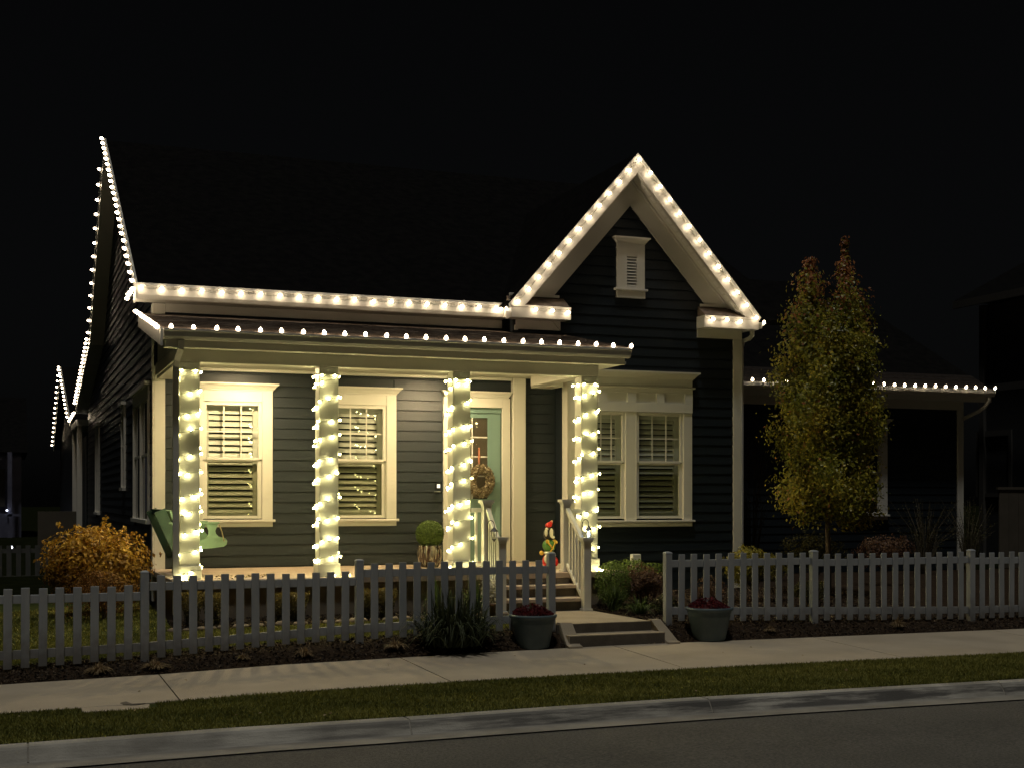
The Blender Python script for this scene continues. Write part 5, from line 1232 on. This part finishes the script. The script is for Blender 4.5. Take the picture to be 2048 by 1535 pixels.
m = MB(); m.tube([(HX-0.06,HY-0.075,1.53),(HX-0.02,HY-0.095,1.46),(HX+0.04,HY-0.09,1.40),(HX-0.01,HY-0.09,1.34)], 0.012, 6); m.tube([(HX+0.09,HY-0.05,1.50),(HX+0.05,HY-0.085,1.43),(HX-0.01,HY-0.095,1.35)], 0.011, 6); part(m, 'gold_band', yel, root)
fp('upper_body', blk, ((0.01,0.0,0.52), 0.088, (1.05,0.85,1.1)))
fp('white_wing', wht, ((-0.062,-0.055,0.545), 0.03, (0.85,0.8,2.0)), ((-0.055,-0.06,0.60), 0.028, (1,0.8,0.8)))
fp('white_wing', wht, ((0.018,-0.075,0.54), 0.038, (0.8,0.6,1.9)), ((0.045,-0.07,0.475), 0.03, (1.1,0.7,0.8)))
fp('top_pompom', red, ((0.005,-0.01,0.66), 0.046, (1,1,0.9)), ((0.035,-0.01,0.69), 0.028, (1,1,1)), ((-0.03,-0.02,0.655), 0.03, (1,1,1)))
fp('top_pompom', skn, ((0.045,-0.02,0.715), 0.018, (1,1,1)))
# lanterns on shepherd hooks beside the steps
def lantern(x, y, zg, label, lit):
    root = empty('hook_lantern', (x, y, zg), label, 'lantern', 'hook lanterns beside the porch steps')
    zt = 1.88
    m = MB(); pts = [(x-0.085,y,zg),(x-0.085,y,zt-0.10)]
    for i in range(9): a = math.pi-math.pi*i/8; pts.append((x-0.035+0.05*math.cos(a), y, zt-0.08+0.07*math.sin(a)))
    pts.append((x+0.012,y,zt-0.13)); m.tube(pts, 0.006, 6); part(m, 'hook', M['black'], root)
    zc = zt-0.14
    m = MB(); m.lathe([(0.004,0.045),(0.012,0.035),(0.045,0.0),(0.062,-0.018),(0.045,-0.022)], x+0.012, y, zc, 8); m.lathe([(0.026,-0.135),(0.03,-0.125),(0.026,-0.12)], x+0.012, y, zc, 8)
    m.lathe([(0.006,-0.155),(0.014,-0.14),(0.02,-0.135)], x+0.012, y, zc, 8); part(m, 'cap', M['black'], root)
    m = MB()
    for k in range(6):
        a = k*math.pi/3; m.tube([(x+0.012+math.cos(a)*0.042, y+math.sin(a)*0.042, zc-0.02), (x+0.012+math.cos(a)*0.027, y+math.sin(a)*0.027, zc-0.125)], 0.003, 4)
    part(m, 'cage', M['black'], root)
    m = MB(); m.lathe([(0.012,-0.11),(0.018,-0.08),(0.012,-0.04)], x+0.012, y, zc, 8); part(m, 'bulb', M['solar'] if lit else wht, root, True)
lantern(6.07, 16.62, 0.58, 'small black unlit lantern on a hook by the left stair rail', False)
lantern(7.60, 16.93, 0.58, 'small black lantern glowing bluish on a hook at the right newel post', True)
m = MB(); m.box(9.02, 9.17, 18.4, 18.5, 0.9, 1.30, 0.01); o = m.build('utility_box', M['gutter']); tag(o, 'small pale utility box top above the low green shrub by the fence post', 'utility box')
# fallen leaves, scraps
litter = leafmat('fallen_leaf', (0.22,0.14,0.06), (0.50,0.40,0.24), None, 0.7, 0.0)
r = np.random.default_rng(9); P = []
for k in range(70): x = r.uniform(2.4,3.3); y = r.uniform(17.55,18.3); P.append((x, y, 1.108))
P = np.array(P); o = leaves('fallen_leaves', P, np.array([[0,0,1.0]])+0.4*r.normal(size=P.shape), 0.06, litter, r.random(len(P))); o['kind'] = 'stuff'
P = []
for k in range(26):
    x = r.uniform(-1,14); y = r.uniform(11.5,12.8); P.append((x, y, vz2(x, y)+0.03))
for k in range(10):
    x = r.uniform(0,10); y = r.uniform(13,14.7); P.append((x, y, interp(x, SWN)+(interp(x, SWF)-interp(x, SWN))*(y-12.9)/1.91+0.006))
for k in range(6): P.append((7.6+r.uniform(-0.2,0.12), 14.79-r.uniform(0,0.05), 0.352))
P = np.array(P); o = leaves('fallen_leaves', P, np.array([[0,-0.2,1.0]])+0.3*r.normal(size=P.shape), 0.035, litter, r.random(len(P))); o['kind'] = 'stuff'
